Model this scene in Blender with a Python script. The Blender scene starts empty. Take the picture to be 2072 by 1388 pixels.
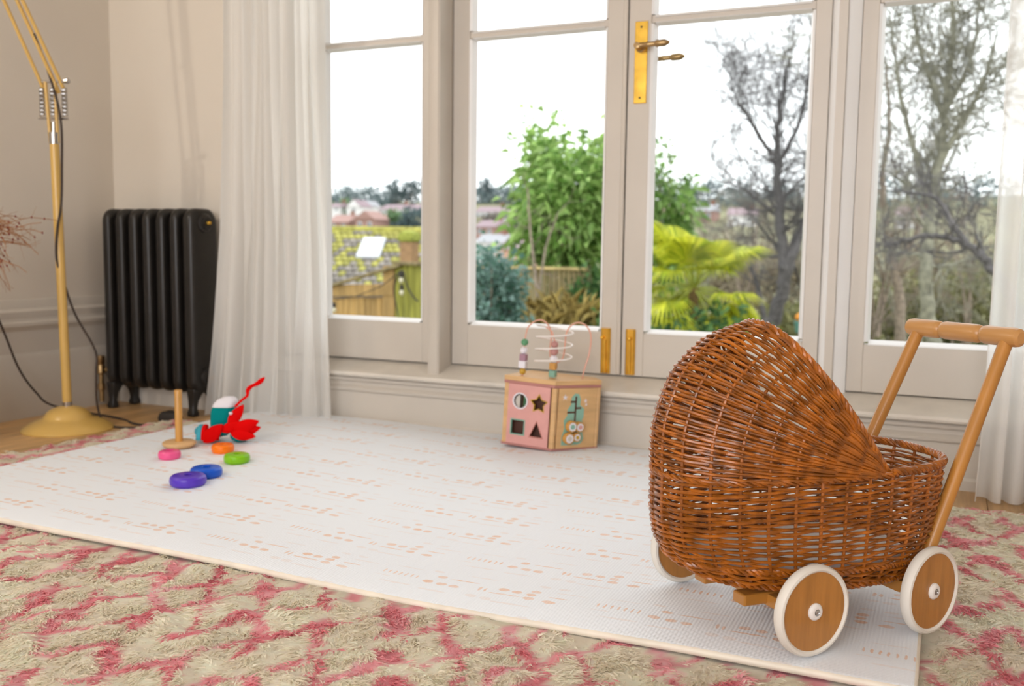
import bpy, bmesh, math, random
import numpy as np
from mathutils import Vector, Matrix

scene = bpy.context.scene
COL = scene.collection
rng = np.random.default_rng(7)
random.seed(7)

# ---------------------------------------------------------------- camera
FPX = 1935.0
YAW, PITCH, ROLL = (math.radians(a) for a in (-24.4, 5.74, .72))
EYE = np.array([0., 0., .66])
_cy, _sy, _cp, _sp = math.cos(YAW), math.sin(YAW), math.cos(PITCH), math.sin(PITCH)
CF = np.array([_sy * _cp, _cy * _cp, -_sp])
_r = np.array([_cy, -_sy, 0.])
_u = np.cross(_r, CF)
CR = _r * math.cos(ROLL) + _u * math.sin(ROLL)
CU = _u * math.cos(ROLL) - _r * math.sin(ROLL)
camd = bpy.data.cameras.new('camera')
cam = bpy.data.objects.new('camera', camd)
COL.objects.link(cam)
camd.sensor_width = 36
camd.lens = FPX / 2072 * 36
camd.clip_start, camd.clip_end = .05, 900
camd.dof.use_dof = True
camd.dof.focus_distance = 1.66
camd.dof.aperture_fstop = 4.2
m4 = Matrix.Identity(4)
for i in range(3):
    m4[i][0], m4[i][1], m4[i][2], m4[i][3] = CR[i], CU[i], -CF[i], EYE[i]
cam.matrix_world = m4
scene.camera = cam

# ---------------------------------------------------------------- sky, lights, exposure
world = bpy.data.worlds.new('overcast_sky')
scene.world = world
world.use_nodes = True
bg = world.node_tree.nodes['Background']
bg.inputs[0].default_value = (.95, .975, 1, 1)
bg.inputs[1].default_value = 2.3


def area(name, loc, target, sx, sy, power, color):
    ld = bpy.data.lights.new(name, 'AREA')
    ld.shape = 'RECTANGLE'
    ld.size, ld.size_y, ld.energy, ld.color = sx, sy, power, color
    o = bpy.data.objects.new(name, ld)
    COL.objects.link(o)
    o.location = loc
    o.rotation_euler = (Vector(target) - Vector(loc)).to_track_quat('-Z', 'Y').to_euler()
    return o


# unseen fill light added in the rear wall opening to brighten the room
area('rear_window_daylight', (-.6, -2.35, 1.45), (-.6, 2.9, .7), 3.0, 1.9, 70, (.97, .97, 1))
scene.view_settings.view_transform = 'Standard'
scene.view_settings.look = 'None'
scene.view_settings.gamma = 1
scene.view_settings.exposure = .14
scene.view_settings.use_curve_mapping = False


# ---------------------------------------------------------------- helpers
def at(px, py, Y):
    """point on the upright plane y = Y"""
    d = CF + CR * (px - 1036) / FPX - CU * (py - 694) / FPX
    return EYE + d * ((Y - EYE[1]) / d[1])


def new_obj(name, me, mat=None, parent=None):
    o = bpy.data.objects.new(name, me)
    COL.objects.link(o)
    if mat is not None:
        me.materials.append(mat)
    if parent is not None:
        o.parent = parent
    return o


def tag(o, label=None, cat=None, group=None, kind=None):
    if label: o['label'] = label
    if cat: o['category'] = cat
    if group: o['group'] = group
    if kind: o['kind'] = kind
    return o


def empty(name, loc=(0, 0, 0), rz=0):
    o = bpy.data.objects.new(name, None)
    COL.objects.link(o)
    o.location = loc
    o.rotation_euler = (0, 0, rz)
    o.empty_display_size = .05
    return o


def children(o):
    return [c for c in bpy.data.objects if c.parent == o]


def copy_tree(o, parent=None):
    c = o.copy()
    COL.objects.link(c)
    if parent is not None:
        c.parent = parent
    for ch in children(o):
        copy_tree(ch, c)
    return c


def frames(P, closed=False):
    P = np.asarray(P, float)
    n = len(P)
    if closed:
        T = np.roll(P, -1, 0) - np.roll(P, 1, 0)
    else:
        T = np.gradient(P, axis=0)
    T /= np.linalg.norm(T, axis=1)[:, None] + 1e-12
    up = np.array([0, 0, 1.])
    if abs(T[0] @ up) > .9:
        up = np.array([1., 0, 0])
    N = np.zeros_like(P)
    nv = np.cross(T[0], np.cross(up, T[0]))
    nv /= np.linalg.norm(nv)
    for i in range(n):
        nv = nv - T[i] * (nv @ T[i])
        nv = nv / (np.linalg.norm(nv) + 1e-12)
        N[i] = nv
    return T, N, np.cross(T, N)


class MB:
    """collects vertices and faces of ONE part"""

    def __init__(s):
        s.v, s.f, s.n = [], [], 0

    def add(s, V, F):
        s.v.append(np.asarray(V, float).reshape(-1, 3))
        s.f += [tuple(int(i) + s.n for i in f) for f in F]
        s.n += len(s.v[-1])
        return s

    def box(s, lo, hi):
        x0, y0, z0 = lo
        x1, y1, z1 = hi
        V = [(x0, y0, z0), (x1, y0, z0), (x1, y1, z0), (x0, y1, z0), (x0, y0, z1), (x1, y0, z1), (x1, y1, z1), (x0, y1, z1)]
        return s.add(V, [(0, 3, 2, 1), (4, 5, 6, 7), (0, 1, 5, 4), (1, 2, 6, 5), (2, 3, 7, 6), (3, 0, 4, 7)])

    def tube(s, P, r, sides=8, closed=False, caps=True, flat=1.0):
        P = np.asarray(P, float)
        n = len(P)
        r = np.broadcast_to(np.asarray(r, float), (n,))
        T, N, B = frames(P, closed)
        a = np.arange(sides) * 2 * math.pi / sides
        V = P[:, None] + r[:, None, None] * (np.cos(a)[None, :, None] * N[:, None] + flat * np.sin(a)[None, :, None] * B[:, None])
        F = []
        for i in range(n if closed else n - 1):
            j = (i + 1) % n
            for k in range(sides):
                l = (k + 1) % sides
                F.append((i * sides + k, i * sides + l, j * sides + l, j * sides + k))
        if caps and not closed:
            F.append(tuple(range(sides))[::-1])
            F.append(tuple((n - 1) * sides + k for k in range(sides)))
        return s.add(V.reshape(-1, 3), F)

    def lathe(s, prof, origin=(0, 0, 0), axis=(0, 0, 1), sides=32):
        """prof: list of (radius, height along axis)"""
        ax = Vector(axis).normalized()
        q = Vector((0, 0, 1)).rotation_difference(ax)
        V = []
        for r, h in prof:
            for k in range(sides):
                a = 2 * math.pi * k / sides
                p = q @ Vector((r * math.cos(a), r * math.sin(a), h))
                V.append((p.x + origin[0], p.y + origin[1], p.z + origin[2]))
        F = []
        n = len(prof)
        for i in range(n - 1):
            for k in range(sides):
                l = (k + 1) % sides
                F.append((i * sides + k, i * sides + l, (i + 1) * sides + l, (i + 1) * sides + k))
        if prof[0][0] > 1e-6 and prof[0] != prof[-1]:
            F.append(tuple(range(sides))[::-1])
        if prof[-1][0] > 1e-6 and prof[0] != prof[-1]:
            F.append(tuple((n - 1) * sides + k for k in range(sides)))
        return s.add(V, F)

    def loft(s, rings, cap=True):
        k = len(rings[0])
        V = np.concatenate([np.asarray(r, float) for r in rings])
        F = []
        for i in range(len(rings) - 1):
            for a in range(k):
                b = (a + 1) % k
                F.append((i * k + a, i * k + b, (i + 1) * k + b, (i + 1) * k + a))
        if cap:
            F.append(tuple(range(k))[::-1])
            F.append(tuple((len(rings) - 1) * k + a for a in range(k)))
        return s.add(V, F)

    def ball(s, c, r, seg=16, rings=10):
        r = np.broadcast_to(np.asarray(r, float), (3,))
        V, F = [], []
        for i in range(rings + 1):
            th = math.pi * i / rings
            for k in range(seg):
                a = 2 * math.pi * k / seg
                V.append((c[0] + r[0] * math.sin(th) * math.cos(a), c[1] + r[1] * math.sin(th) * math.sin(a), c[2] + r[2] * math.cos(th)))
        for i in range(rings):
            for k in range(seg):
                l = (k + 1) % seg
                F.append((i * seg + k, (i + 1) * seg + k, (i + 1) * seg + l, i * seg + l))
        return s.add(V, F)

    def mesh(s, name, smooth=True, angle=35):
        me = bpy.data.meshes.new(name)
        V = np.concatenate(s.v) if s.v else np.zeros((0, 3))
        me.from_pydata(V.tolist(), [], s.f)
        bm = bmesh.new()
        bm.from_mesh(me)
        bmesh.ops.remove_doubles(bm, verts=bm.verts, dist=1e-6)
        bmesh.ops.recalc_face_normals(bm, faces=bm.faces)
        bm.to_mesh(me)
        bm.free()
        if smooth:
            me.polygons.foreach_set('use_smooth', [True] * len(me.polygons))
            me.set_sharp_from_angle(angle=math.radians(angle))
        return me

    def build(s, name, mat, parent=None, smooth=True, bevel=0, angle=35):
        o = new_obj(name, s.mesh(name, smooth, angle), mat, parent)
        if bevel:
            b = o.modifiers.new('soft_edges', 'BEVEL')
            b.width, b.segments, b.limit_method = bevel, 2, 'ANGLE'
        return o


def box(name, lo, hi, mat, parent=None, bevel=0):
    return MB().box(lo, hi).build(name, mat, parent, smooth=False, bevel=bevel)


def raw_mesh(name, V, F, col=None, smooth=False):
    """big mesh straight from arrays; F is (n,k) of equal sized faces or a list of such arrays"""
    if not isinstance(F, list):
        F = [F]
    me = bpy.data.meshes.new(name)
    V = np.asarray(V, np.float32)
    nl = sum(f.size for f in F)
    nf = sum(len(f) for f in F)
    me.vertices.add(len(V))
    me.vertices.foreach_set('co', V.ravel())
    me.loops.add(nl)
    me.loops.foreach_set('vertex_index', np.concatenate([f.ravel() for f in F]).astype(np.int32))
    me.polygons.add(nf)
    tot = np.concatenate([np.full(len(f), f.shape[1]) for f in F]).astype(np.int32)
    me.polygons.foreach_set('loop_start', np.concatenate([[0], np.cumsum(tot)[:-1]]).astype(np.int32))
    me.update(calc_edges=True)
    if col is not None:
        ca = me.color_attributes.new('tint', 'FLOAT_COLOR', 'POINT')
        c = np.ones((len(V), 4), np.float32)
        c[:, :3] = col
        ca.data.foreach_set('color', c.ravel())
    if smooth:
        me.polygons.foreach_set('use_smooth', np.ones(nf, bool))
    me.validate()
    return me


def segs_mesh(name, P0, P1, r0, r1, sides=4, col=None):
    P0, P1 = np.asarray(P0, float), np.asarray(P1, float)
    n = len(P0)
    T = P1 - P0
    T /= np.linalg.norm(T, axis=1)[:, None] + 1e-9
    up = np.where(np.abs(T[:, 2:3]) > .9, np.array([[1., 0, 0]]), np.array([[0, 0, 1.]]))
    N = np.cross(T, up)
    N /= np.linalg.norm(N, axis=1)[:, None]
    B = np.cross(T, N)
    a = np.arange(sides) * 2 * math.pi / sides
    ring = np.cos(a)[None, :, None] * N[:, None] + np.sin(a)[None, :, None] * B[:, None]
    V = np.concatenate([P0[:, None] + ring * np.asarray(r0)[:, None, None], P1[:, None] + ring * np.asarray(r1)[:, None, None]], 1).reshape(-1, 3)
    k = np.arange(sides)
    q = np.stack([k, (k + 1) % sides, sides + (k + 1) % sides, sides + k], 1)
    F = (np.arange(n)[:, None, None] * 2 * sides + q[None]).reshape(-1, 4)
    return raw_mesh(name, V, F, smooth=True)


def leaf_mesh(name, C, D, L, Wd, col, droop=0.):
    """diamond leaves with a folded midrib: C base points, D unit directions"""
    n = len(C)
    C, D = np.asarray(C), np.asarray(D)
    D = D / (np.linalg.norm(D, axis=1)[:, None] + 1e-9)
    S = np.cross(D, rng.normal(size=(n, 3)))
    S /= np.linalg.norm(S, axis=1)[:, None] + 1e-9
    Nn = np.cross(S, D)
    L = np.broadcast_to(L, (n,))[:, None]
    Wd = np.broadcast_to(Wd, (n,))[:, None]
    tip = C + D * L
    tip[:, 2] -= droop * L[:, 0]
    V = np.stack([C, C + D * L * .45 + S * Wd + Nn * Wd * .3, tip, C + D * L * .45 - S * Wd + Nn * Wd * .3], 1).reshape(-1, 3)
    i = np.arange(n)[:, None] * 4
    F = np.concatenate([i + np.array([[0, 1, 2]]), i + np.array([[0, 2, 3]])])
    return raw_mesh(name, V, F, np.repeat(col, 4, 0))


def wiggle(P, f, seed, dims=2, k=8):
    """smooth pseudo noise in -1..1"""
    r = np.random.default_rng(seed)
    out = 0
    for _ in range(k):
        d = r.normal(size=dims)
        d /= np.linalg.norm(d)
        out = out + np.sin((P[..., :dims] @ d) * f * r.uniform(.6, 1.6) * 2 * math.pi + r.uniform(0, 6.28))
    return out / k * 1.6


# ---------------------------------------------------------------- materials
def _mat(name):
    m = bpy.data.materials.new(name)
    m.use_nodes = True
    nt = m.node_tree
    return m, nt, nt.nodes, nt.links, nt.nodes['Principled BSDF']


def srgb(r, g, b):
    f = lambda c: (c / 255 / 12.92) if c / 255 <= .04045 else ((c / 255 + .055) / 1.055) ** 2.4
    return (f(r), f(g), f(b))


def mat(name, c, rough=.5, var=.06, scale=8, bump=0., bscale=80, metal=0, spec=.5, stretch=(1, 1, 1), per_object=0., sheen=0., coat=0.):
    m, nt, N, L, b = _mat(name)
    tc = N.new('ShaderNodeTexCoord')
    mp = N.new('ShaderNodeMapping')
    mp.inputs['Scale'].default_value = stretch
    L.new(tc.outputs['Object'], mp.inputs[0])
    nz = N.new('ShaderNodeTexNoise')
    nz.inputs['Scale'].default_value = scale
    nz.inputs['Detail'].default_value = 5
    L.new(mp.outputs[0], nz.inputs['Vector'])
    cr = N.new('ShaderNodeValToRGB')
    cr.color_ramp.elements[0].position, cr.color_ramp.elements[1].position = .3, .7
    cr.color_ramp.elements[0].color = (*[max(0, x * (1 - var)) for x in c], 1)
    cr.color_ramp.elements[1].color = (*[min(1, x * (1 + var)) for x in c], 1)
    L.new(nz.outputs[0], cr.inputs[0])
    out = cr.outputs[0]
    if per_object:
        oi = N.new('ShaderNodeObjectInfo')
        hs = N.new('ShaderNodeHueSaturation')
        mr = N.new('ShaderNodeMapRange')
        mr.inputs['To Min'].default_value, mr.inputs['To Max'].default_value = 1 - per_object, 1 + per_object
        L.new(oi.outputs['Random'], mr.inputs[0])
        L.new(mr.outputs[0], hs.inputs['Value'])
        L.new(out, hs.inputs['Color'])
        out = hs.outputs[0]
    L.new(out, b.inputs['Base Color'])
    b.inputs['Roughness'].default_value = rough
    b.inputs['Metallic'].default_value = metal
    b.inputs['Specular IOR Level'].default_value = spec
    if sheen: b.inputs['Sheen Weight'].default_value = sheen
    if coat: b.inputs['Coat Weight'].default_value = coat
    if bump:
        n2 = N.new('ShaderNodeTexNoise')
        n2.inputs['Scale'].default_value = bscale
        L.new(mp.outputs[0], n2.inputs['Vector'])
        bp = N.new('ShaderNodeBump')
        bp.inputs['Strength'].default_value = bump
        bp.inputs['Distance'].default_value = .002
        L.new(n2.outputs[0], bp.inputs['Height'])
        L.new(bp.outputs[0], b.inputs['Normal'])
    return m


def tint_mat(name, rough=.6, spec=.3, trans=0., gain=1.0):
    m, nt, N, L, b = _mat(name)
    a = N.new('ShaderNodeAttribute')
    a.attribute_name = 'tint'
    L.new(a.outputs['Color'], b.inputs['Base Color'])
    b.inputs['Roughness'].default_value = rough
    b.inputs['Specular IOR Level'].default_value = spec
    if trans:
        t = N.new('ShaderNodeBsdfTranslucent')
        L.new(a.outputs['Color'], t.inputs[0])
        mx = N.new('ShaderNodeMixShader')
        mx.inputs[0].default_value = trans
        L.new(b.outputs[0], mx.inputs[1])
        L.new(t.outputs[0], mx.inputs[2])
        L.new(mx.outputs[0], N['Material Output'].inputs[0])
    return m


def glass_mat():
    m, nt, N, L, b = _mat('window_glass')
    N.remove(b)
    t = N.new('ShaderNodeBsdfTransparent')
    t.inputs[0].default_value = (.97, .98, .975, 1)
    g = N.new('ShaderNodeBsdfGlossy')
    g.inputs['Roughness'].default_value = .01
    fr = N.new('ShaderNodeFresnel')
    fr.inputs[0].default_value = 1.1
    mx = N.new('ShaderNodeMixShader')
    L.new(fr.outputs[0], mx.inputs[0])
    L.new(t.outputs[0], mx.inputs[1])
    L.new(g.outputs[0], mx.inputs[2])
    L.new(mx.outputs[0], N['Material Output'].inputs[0])
    return m


def voile_mat():
    m, nt, N, L, b = _mat('white_voile')
    tc = N.new('ShaderNodeTexCoord')
    mp = N.new('ShaderNodeMapping')
    mp.inputs['Scale'].default_value = (900, 900, 60)
    L.new(tc.outputs['Object'], mp.inputs[0])
    nz = N.new('ShaderNodeTexNoise')
    nz.inputs['Scale'].default_value = 1
    L.new(mp.outputs[0], nz.inputs['Vector'])
    cr = N.new('ShaderNodeValToRGB')
    cr.color_ramp.elements[0].color, cr.color_ramp.elements[1].color = (.86, .85, .82, 1), (.94, .93, .91, 1)
    L.new(nz.outputs[0], cr.inputs[0])
    L.new(cr.outputs[0], b.inputs['Base Color'])
    b.inputs['Roughness'].default_value = .9
    b.inputs['Specular IOR Level'].default_value = .1
    t = N.new('ShaderNodeBsdfTranslucent')
    t.inputs[0].default_value = (.96, .96, .95, 1)
    m1 = N.new('ShaderNodeMixShader')
    m1.inputs[0].default_value = .45
    L.new(b.outputs[0], m1.inputs[1])
    L.new(t.outputs[0], m1.inputs[2])
    tr = N.new('ShaderNodeBsdfTransparent')
    m2 = N.new('ShaderNodeMixShader')
    m2.inputs[0].default_value = .2
    L.new(m1.outputs[0], m2.inputs[1])
    L.new(tr.outputs[0], m2.inputs[2])
    L.new(m2.outputs[0], N['Material Output'].inputs[0])
    return m


def playmat_mat():
    """white foam with a fine ribbed emboss and rows of peach brush dabs (flat print)"""
    m, nt, N, L, b = _mat('printed_foam')
    tc = N.new('ShaderNodeTexCoord')
    sx = N.new('ShaderNodeSeparateXYZ')
    L.new(tc.outputs['Object'], sx.inputs[0])

    def math_(op, a, c=None, d=None):
        n = N.new('ShaderNodeMath')
        n.operation = op
        for i, q in enumerate((a, c, d)):
            if q is None: continue
            if isinstance(q, (int, float)): n.inputs[i].default_value = q
            else: L.new(q, n.inputs[i])
        return n.outputs[0]
    PX, PY = .44, .139
    wob = N.new('ShaderNodeTexNoise')
    wob.inputs['Scale'].default_value = 90
    L.new(tc.outputs['Object'], wob.inputs['Vector'])
    w = math_('MULTIPLY', math_('SUBTRACT', wob.outputs[0], .5), .006)
    y = math_('ADD', sx.outputs[1], w)
    x = math_('ADD', sx.outputs[0], w)
    row = math_('FLOOR', math_('DIVIDE', y, PY))
    wn = N.new('ShaderNodeTexWhiteNoise')
    wn.noise_dimensions = '1D'
    L.new(row, wn.inputs['W'])
    xs = math_('ADD', x, math_('MULTIPLY', wn.outputs['Value'], PX))
    lx = math_('MODULO', math_('ADD', xs, 44.0), PX)
    ly = math_('SUBTRACT', y, math_('MULTIPLY', row, PY))
    cb = N.new('ShaderNodeCombineXYZ')
    L.new(lx, cb.inputs[0])
    L.new(ly, cb.inputs[1])
    strong, faint = [], []
    for i in range(7): strong.append((.02 + i * .0125, .075 - i * .0006, .0022, .009))
    strong += [(.125, .06, .011, .0075), (.155, .057, .011, .007), (.182, .055, .0105, .0068), (.14, .09, .010, .0065)]
    strong += [(.19, .088, .03, .0024), (.232, .066, .003, .010), (.243, .064, .003, .009), (.285, .056, .03, .0028)]
    strong += [(.275, .078, .011, .0075), (.302, .076, .010, .007), (.335, .09, .010, .007), (.332, .073, .010, .007), (.334, .055, .011, .007)]
    strong += [(.375, .052, .013, .0065), (.385, .075, .02, .0022)]
    faint += [(.07, .03, .035, .0028), (.15, .025, .03, .003), (.06, .11, .03, .002), (.23, .03, .012, .006), (.26, .028, .012, .006), (.31, .022, .04, .003), (.4, .1, .03, .0025), (.12, .115, .012, .005), (.215, .118, .03, .002), (.38, .12, .012, .005), (.34, .12, .012, .005), (.03, .052, .02, .0018)]

    def group(items):
        cur = None
        for cx, cy, rx, ry in items:
            n = N.new('ShaderNodeVectorMath')
            n.operation = 'MULTIPLY_ADD'
            n.inputs[1].default_value = (1 / rx, 1 / ry, 0)
            n.inputs[2].default_value = (-cx / rx, -cy / ry, 0)
            L.new(cb.outputs[0], n.inputs[0])
            l = N.new('ShaderNodeVectorMath')
            l.operation = 'LENGTH'
            L.new(n.outputs[0], l.inputs[0])
            cur = l.outputs['Value'] if cur is None else math_('MINIMUM', cur, l.outputs['Value'])
        mr = N.new('ShaderNodeMapRange')
        mr.inputs['From Min'].default_value, mr.inputs['From Max'].default_value = .85, 1.1
        mr.inputs['To Min'].default_value, mr.inputs['To Max'].default_value = 1, 0
        L.new(cur, mr.inputs[0])
        return mr.outputs[0]
    blot = N.new('ShaderNodeTexNoise')
    blot.inputs['Scale'].default_value = 30
    L.new(tc.outputs['Object'], blot.inputs['Vector'])
    bl = math_('MULTIPLY_ADD', blot.outputs[0], .85, .14)
    fac = math_('MINIMUM', math_('MULTIPLY', bl, math_('MAXIMUM', group(strong), math_('MULTIPLY', group(faint), .28))), 1.0)
    mx = N.new('ShaderNodeMix')
    mx.data_type = 'RGBA'
    mx.inputs[6].default_value = (.83, .86, .905, 1)
    mx.inputs[7].default_value = (.78, .42, .22, 1)
    L.new(fac, mx.inputs[0])
    L.new(mx.outputs[2], b.inputs['Base Color'])
    b.inputs['Roughness'].default_value = .5
    b.inputs['Specular IOR Level'].default_value = .3
    # fine ribs of the emboss
    wv = math_('MULTIPLY', math_('SINE', math_('MULTIPLY', sx.outputs[0], 2 * math.pi / .0062)), .6)
    wh = math_('MULTIPLY', math_('SINE', math_('MULTIPLY', sx.outputs[1], 2 * math.pi / .0045)), .4)
    bp = N.new('ShaderNodeBump')
    bp.inputs['Strength'].default_value = .5
    bp.inputs['Distance'].default_value = .0009
    L.new(math_('ADD', wv, wh), bp.inputs['Height'])
    L.new(bp.outputs[0], b.inputs['Normal'])
    return m


M = {}
M['wall'] = mat('warm_white_wall', (.67, .61, .53), .8, .02, 3, bump=.05, bscale=60)
M['paint'] = mat('gloss_white_paint', (.575, .525, .462), .38, .03, 5, bump=.05, bscale=40)
M['sillpaint'] = mat('worn_sill_paint', (.66, .61, .54), .45, .10, 9, bump=.06, bscale=40)
M['bead'] = mat('fresh_white_paint', (.86, .86, .86), .35, .02, 5)  # whiter than the frames: sky light on beads and strips put into the colour
M['ceil'] = mat('ceiling_white', (.8, .78, .74), .9, .02, 3)
M['glass'] = glass_mat()
M['voile'] = voile_mat()
M['oak'] = mat('oak_boards', (.50, .30, .13), .42, .28, 6, bump=.1, bscale=30, stretch=(9, .7, 9), per_object=.14)
M['iron'] = mat('black_cast_iron', (.015, .013, .0115), .36, .2, 12, bump=.15, bscale=60, spec=.45)
M['brass'] = mat('polished_brass', (.86, .53, .09), .22, .15, 25, metal=1)
M['brass_dull'] = mat('aged_brass', (.40, .27, .13), .35, .15, 25, metal=1)
M['dark'] = mat('dark_slot', (.02, .015, .012), .6, .1)
M['lamp_yellow'] = mat('mustard_enamel', (.60, .38, .10), .34, .05, 6, coat=.3)
M['chrome'] = mat('chrome', (.50, .48, .46), .2, .03, metal=1)
M['steel'] = mat('zinc_steel', (.5, .5, .5), .3, .1, 40, metal=1)
M['cord'] = mat('dark_braided_cord', (.045, .03, .022), .7, .2, 60)
M['wicker'] = mat('orange_brown_willow', (.30, .088, .007), .33, .48, 45, bump=.12, bscale=160, spec=.5, per_object=.22, coat=.25)
M['stake'] = mat('light_willow_stake', (.33, .10, .015), .35, .35, 50, bump=.1, bscale=160, per_object=.25, coat=.2)
M['beech'] = mat('stained_beech', (.46, .20, .035), .36, .16, 14, bump=.04, bscale=120, stretch=(1, 1, .25), coat=.25)
M['beech_wheel'] = mat('wheel_beech', (.42, .18, .035), .36, .16, 9, bump=.05, bscale=150, stretch=(9, 9, 1), coat=.2)
M['tyre'] = mat('cream_rubber', (.74, .70, .63), .5, .03)
M['hub'] = mat('white_plastic_hub', (.8, .76, .72), .4, .02)
M['pine'] = mat('honey_pine', (.56, .28, .06), .4, .16, 12, stretch=(6, 6, .8), coat=.2)
M['plywood'] = mat('pale_plywood', (.66, .41, .19), .5, .12, 10, stretch=(.8, .8, 5))
M['toy_pink'] = mat('matt_pink_paint', (.66, .33, .30), .55, .05, 30)
M['rose_trim'] = mat('dusty_rose_trim', (.44, .19, .17), .55, .05)
M['cotton'] = mat('white_cotton', (.78, .78, .80), .9, .05, 30)


def plain(name, c, rough=.35, coat=.4, **k):
    if name not in M:
        M[name] = mat(name, c, rough, .04, 12, coat=coat, **k)
    return M[name]


# ---------------------------------------------------------------- room shell
XL, XR, YW, YB, ZC = -3.14, 1.7, 2.94, -2.4, 2.75
WX0, WX1, WZ1 = -2.33, .66, 2.40

fl = box('floor', (XL - .1, YB, -.06), (XR, YW + .1, -.02), M['dark'])
tag(fl, kind='structure')
pw = .121
px_ = XL
plank_proto = None
while px_ < XR:
    o = MB().box((0, YB, -.02), (pw - .0015, YW, 0)).build('plank', M['oak'], fl, smooth=False, bevel=.0012) if plank_proto is None else plank_proto.copy()
    if plank_proto is None:
        plank_proto = o
    else:
        COL.objects.link(o)
    o.location.x = px_
    px_ += pw

wb = MB()
wb.box((XL - .2, YW, -.05), (WX0, YW + .22, ZC)).box((WX1, YW, -.05), (XR + .1, YW + .22, ZC)).box((WX0, YW, WZ1), (WX1, YW + .22, ZC)).box((WX0, YW, -.05), (WX1, YW + .22, .18))
tag(wb.build('wall_window', M['wall'], smooth=False), kind='structure')
wl = MB()
wl.box((XL - .15, YB - .1, -.05), (XL, YW, ZC))
tag(wl.build('wall_left', M['wall'], smooth=False), kind='structure')
tag(box('wall_right', (XR, YB - .1, -.05), (XR + .12, YW + .1, ZC), M['wall']), kind='structure')
wr = MB()
wr.box((XL - .1, YB - .15, -.05), (-2.2, YB, ZC)).box((1.0, YB - .15, -.05), (XR, YB, ZC)).box((-2.2, YB - .15, -.05), (1.0, YB, .45)).box((-2.2, YB - .15, 2.45), (1.0, YB, ZC))
tag(wr.build('wall_rear', M['wall'], smooth=False), kind='structure')
tag(box('ceiling', (XL - .2, YB - .1, ZC), (XR + .1, YW + .2, ZC + .1), M['ceil']), kind='structure')


def strip(name, prof, axis, a, b, m, parent=None, kind=None):
    """extrude a profile of (depth, z) along x (axis 0, depth = y) or y (axis 1, depth = x)"""
    mb = MB()
    mk = (lambda t, d, z: (t, d, z)) if axis == 0 else (lambda t, d, z: (d, t, z))
    mb.loft([[mk(a, d, z) for d, z in prof], [mk(b, d, z) for d, z in prof]])
    o = mb.build(name, m, parent, smooth=True, angle=25)
    if kind: tag(o, kind=kind)
    return o


# tall Victorian skirting of the left wall: plain plinth, step, moulded cap
sk = [(XL, 0), (XL + .030, 0), (XL + .030, .225), (XL + .027, .235), (XL + .020, .243), (XL + .020, .325), (XL + .026, .335), (XL + .034, .345), (XL + .034, .356), (XL + .024, .362), (XL + .022, .372),
      (XL + .026, .388), (XL + .026, .398), (XL + .012, .408), (XL + .010, .425), (XL + .004, .440), (XL, .442)]
strip('baseboard_left', sk, 1, YB, YW, M['paint'], kind='structure')
# low panelled wall, mouldings and sill under the windows
sp = [(YW + .02, 0), (2.897, 0), (2.897, .028), (2.903, .036), (2.903, .128), (2.894, .134), (2.892, .142), (2.899, .150), (2.904, .154), (2.904, .166), (2.890, .172), (2.888, .180), (2.896, .187), (YW + .02, .187)]
strip('baseboard_window', sp, 0, -2.36, XR, M['paint'], kind='structure')
bl2 = [(YW + .001, 0), (YW - .026, 0), (YW - .026, .19), (YW - .018, .2), (YW + .001, .205)]
strip('baseboard_window_side', bl2, 0, XL, -2.36, M['paint'], kind='structure')
sl = [(3.1, .17), (2.885, .187), (2.874, .190), (2.871, .197), (2.874, .205), (2.890, .208), (3.0, .238), (3.1, .243)]
strip('trim_1', sl, 0, -2.34, .68, M['sillpaint'], kind='structure')

DY = 3.0   # front plane of doors and windows


def rail(name, x0, x1, z0, z1, parent, y0=DY, y1=DY + .045, bevel=.002):
    return box(name, (x0, y0, z0), (x1, y1, z1), M['paint'], parent, bevel=bevel)


def bead(x0, x1, z0, z1, parent):
    """splayed glazing bead round one pane (x0..x1, z0..z1 is the visible glass)"""
    w, t = .016, .018
    for kind, a, b in (('h', z0 + .001, z0 - .013), ('h', z1, z1 + .008), ('v', x0, x0 - w), ('v', x1, x1 + w)):
        mb = MB()
        if kind == 'h':
            mb.loft([[(x, DY - .001, b), (x, DY + .030, b), (x, DY + .030, a), (x, DY + .002, b + (a - b) * .25)] for x in (x0 - .004, x1 + .004)])
        else:
            mb.loft([[(b, DY - .001, z), (b, DY + .030, z), (a, DY + .030, z), ((a + b) / 2, DY + .004, z)] for z in (z0 - .004, z1 + .004)])
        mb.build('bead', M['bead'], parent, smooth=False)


def sash(root, x0, x1, g0, g1, zb=.243, zt=2.38):
    """frame with two stacked panes; g0..g1 visible glass in x"""
    rail('stile', x0, g0 - .016, zb, zt, root)
    rail('stile', g1 + .016, x1, zb, zt, root)
    rail('bottom_rail', g0 - .016, g1 + .016, zb, .385, root)
    rail('top_rail', g0 - .016, g1 + .016, zt - .07, zt, root)
    rail('glazing_bar', g0 - .016, g1 + .016, 1.368, 1.392, root, DY + .004, DY + .04)
    for z0, z1 in ((.397, 1.362), (1.398, zt - .08)):
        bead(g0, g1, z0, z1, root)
        box('pane', (g0 - .006, DY + .031, z0 - .006), (g1 + .006, DY + .035, z1 + .006), M['glass'], root)


w1 = tag(empty('window_1', (0, 0, 0)), kind='structure')
sash(w1, -2.33, -1.665, -2.113, -1.722)
w1.location.y = -.02
d1 = tag(empty('door_1'), kind='structure')
sash(d1, -1.597, -.970, -1.518, -1.052)
d2 = tag(empty('door_2'), kind='structure')
sash(d2, -.965, -.347, -.876, -.409)
w2 = tag(empty('window_2'), kind='structure')
sash(w2, -.262, .64, -.201, .58)
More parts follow.
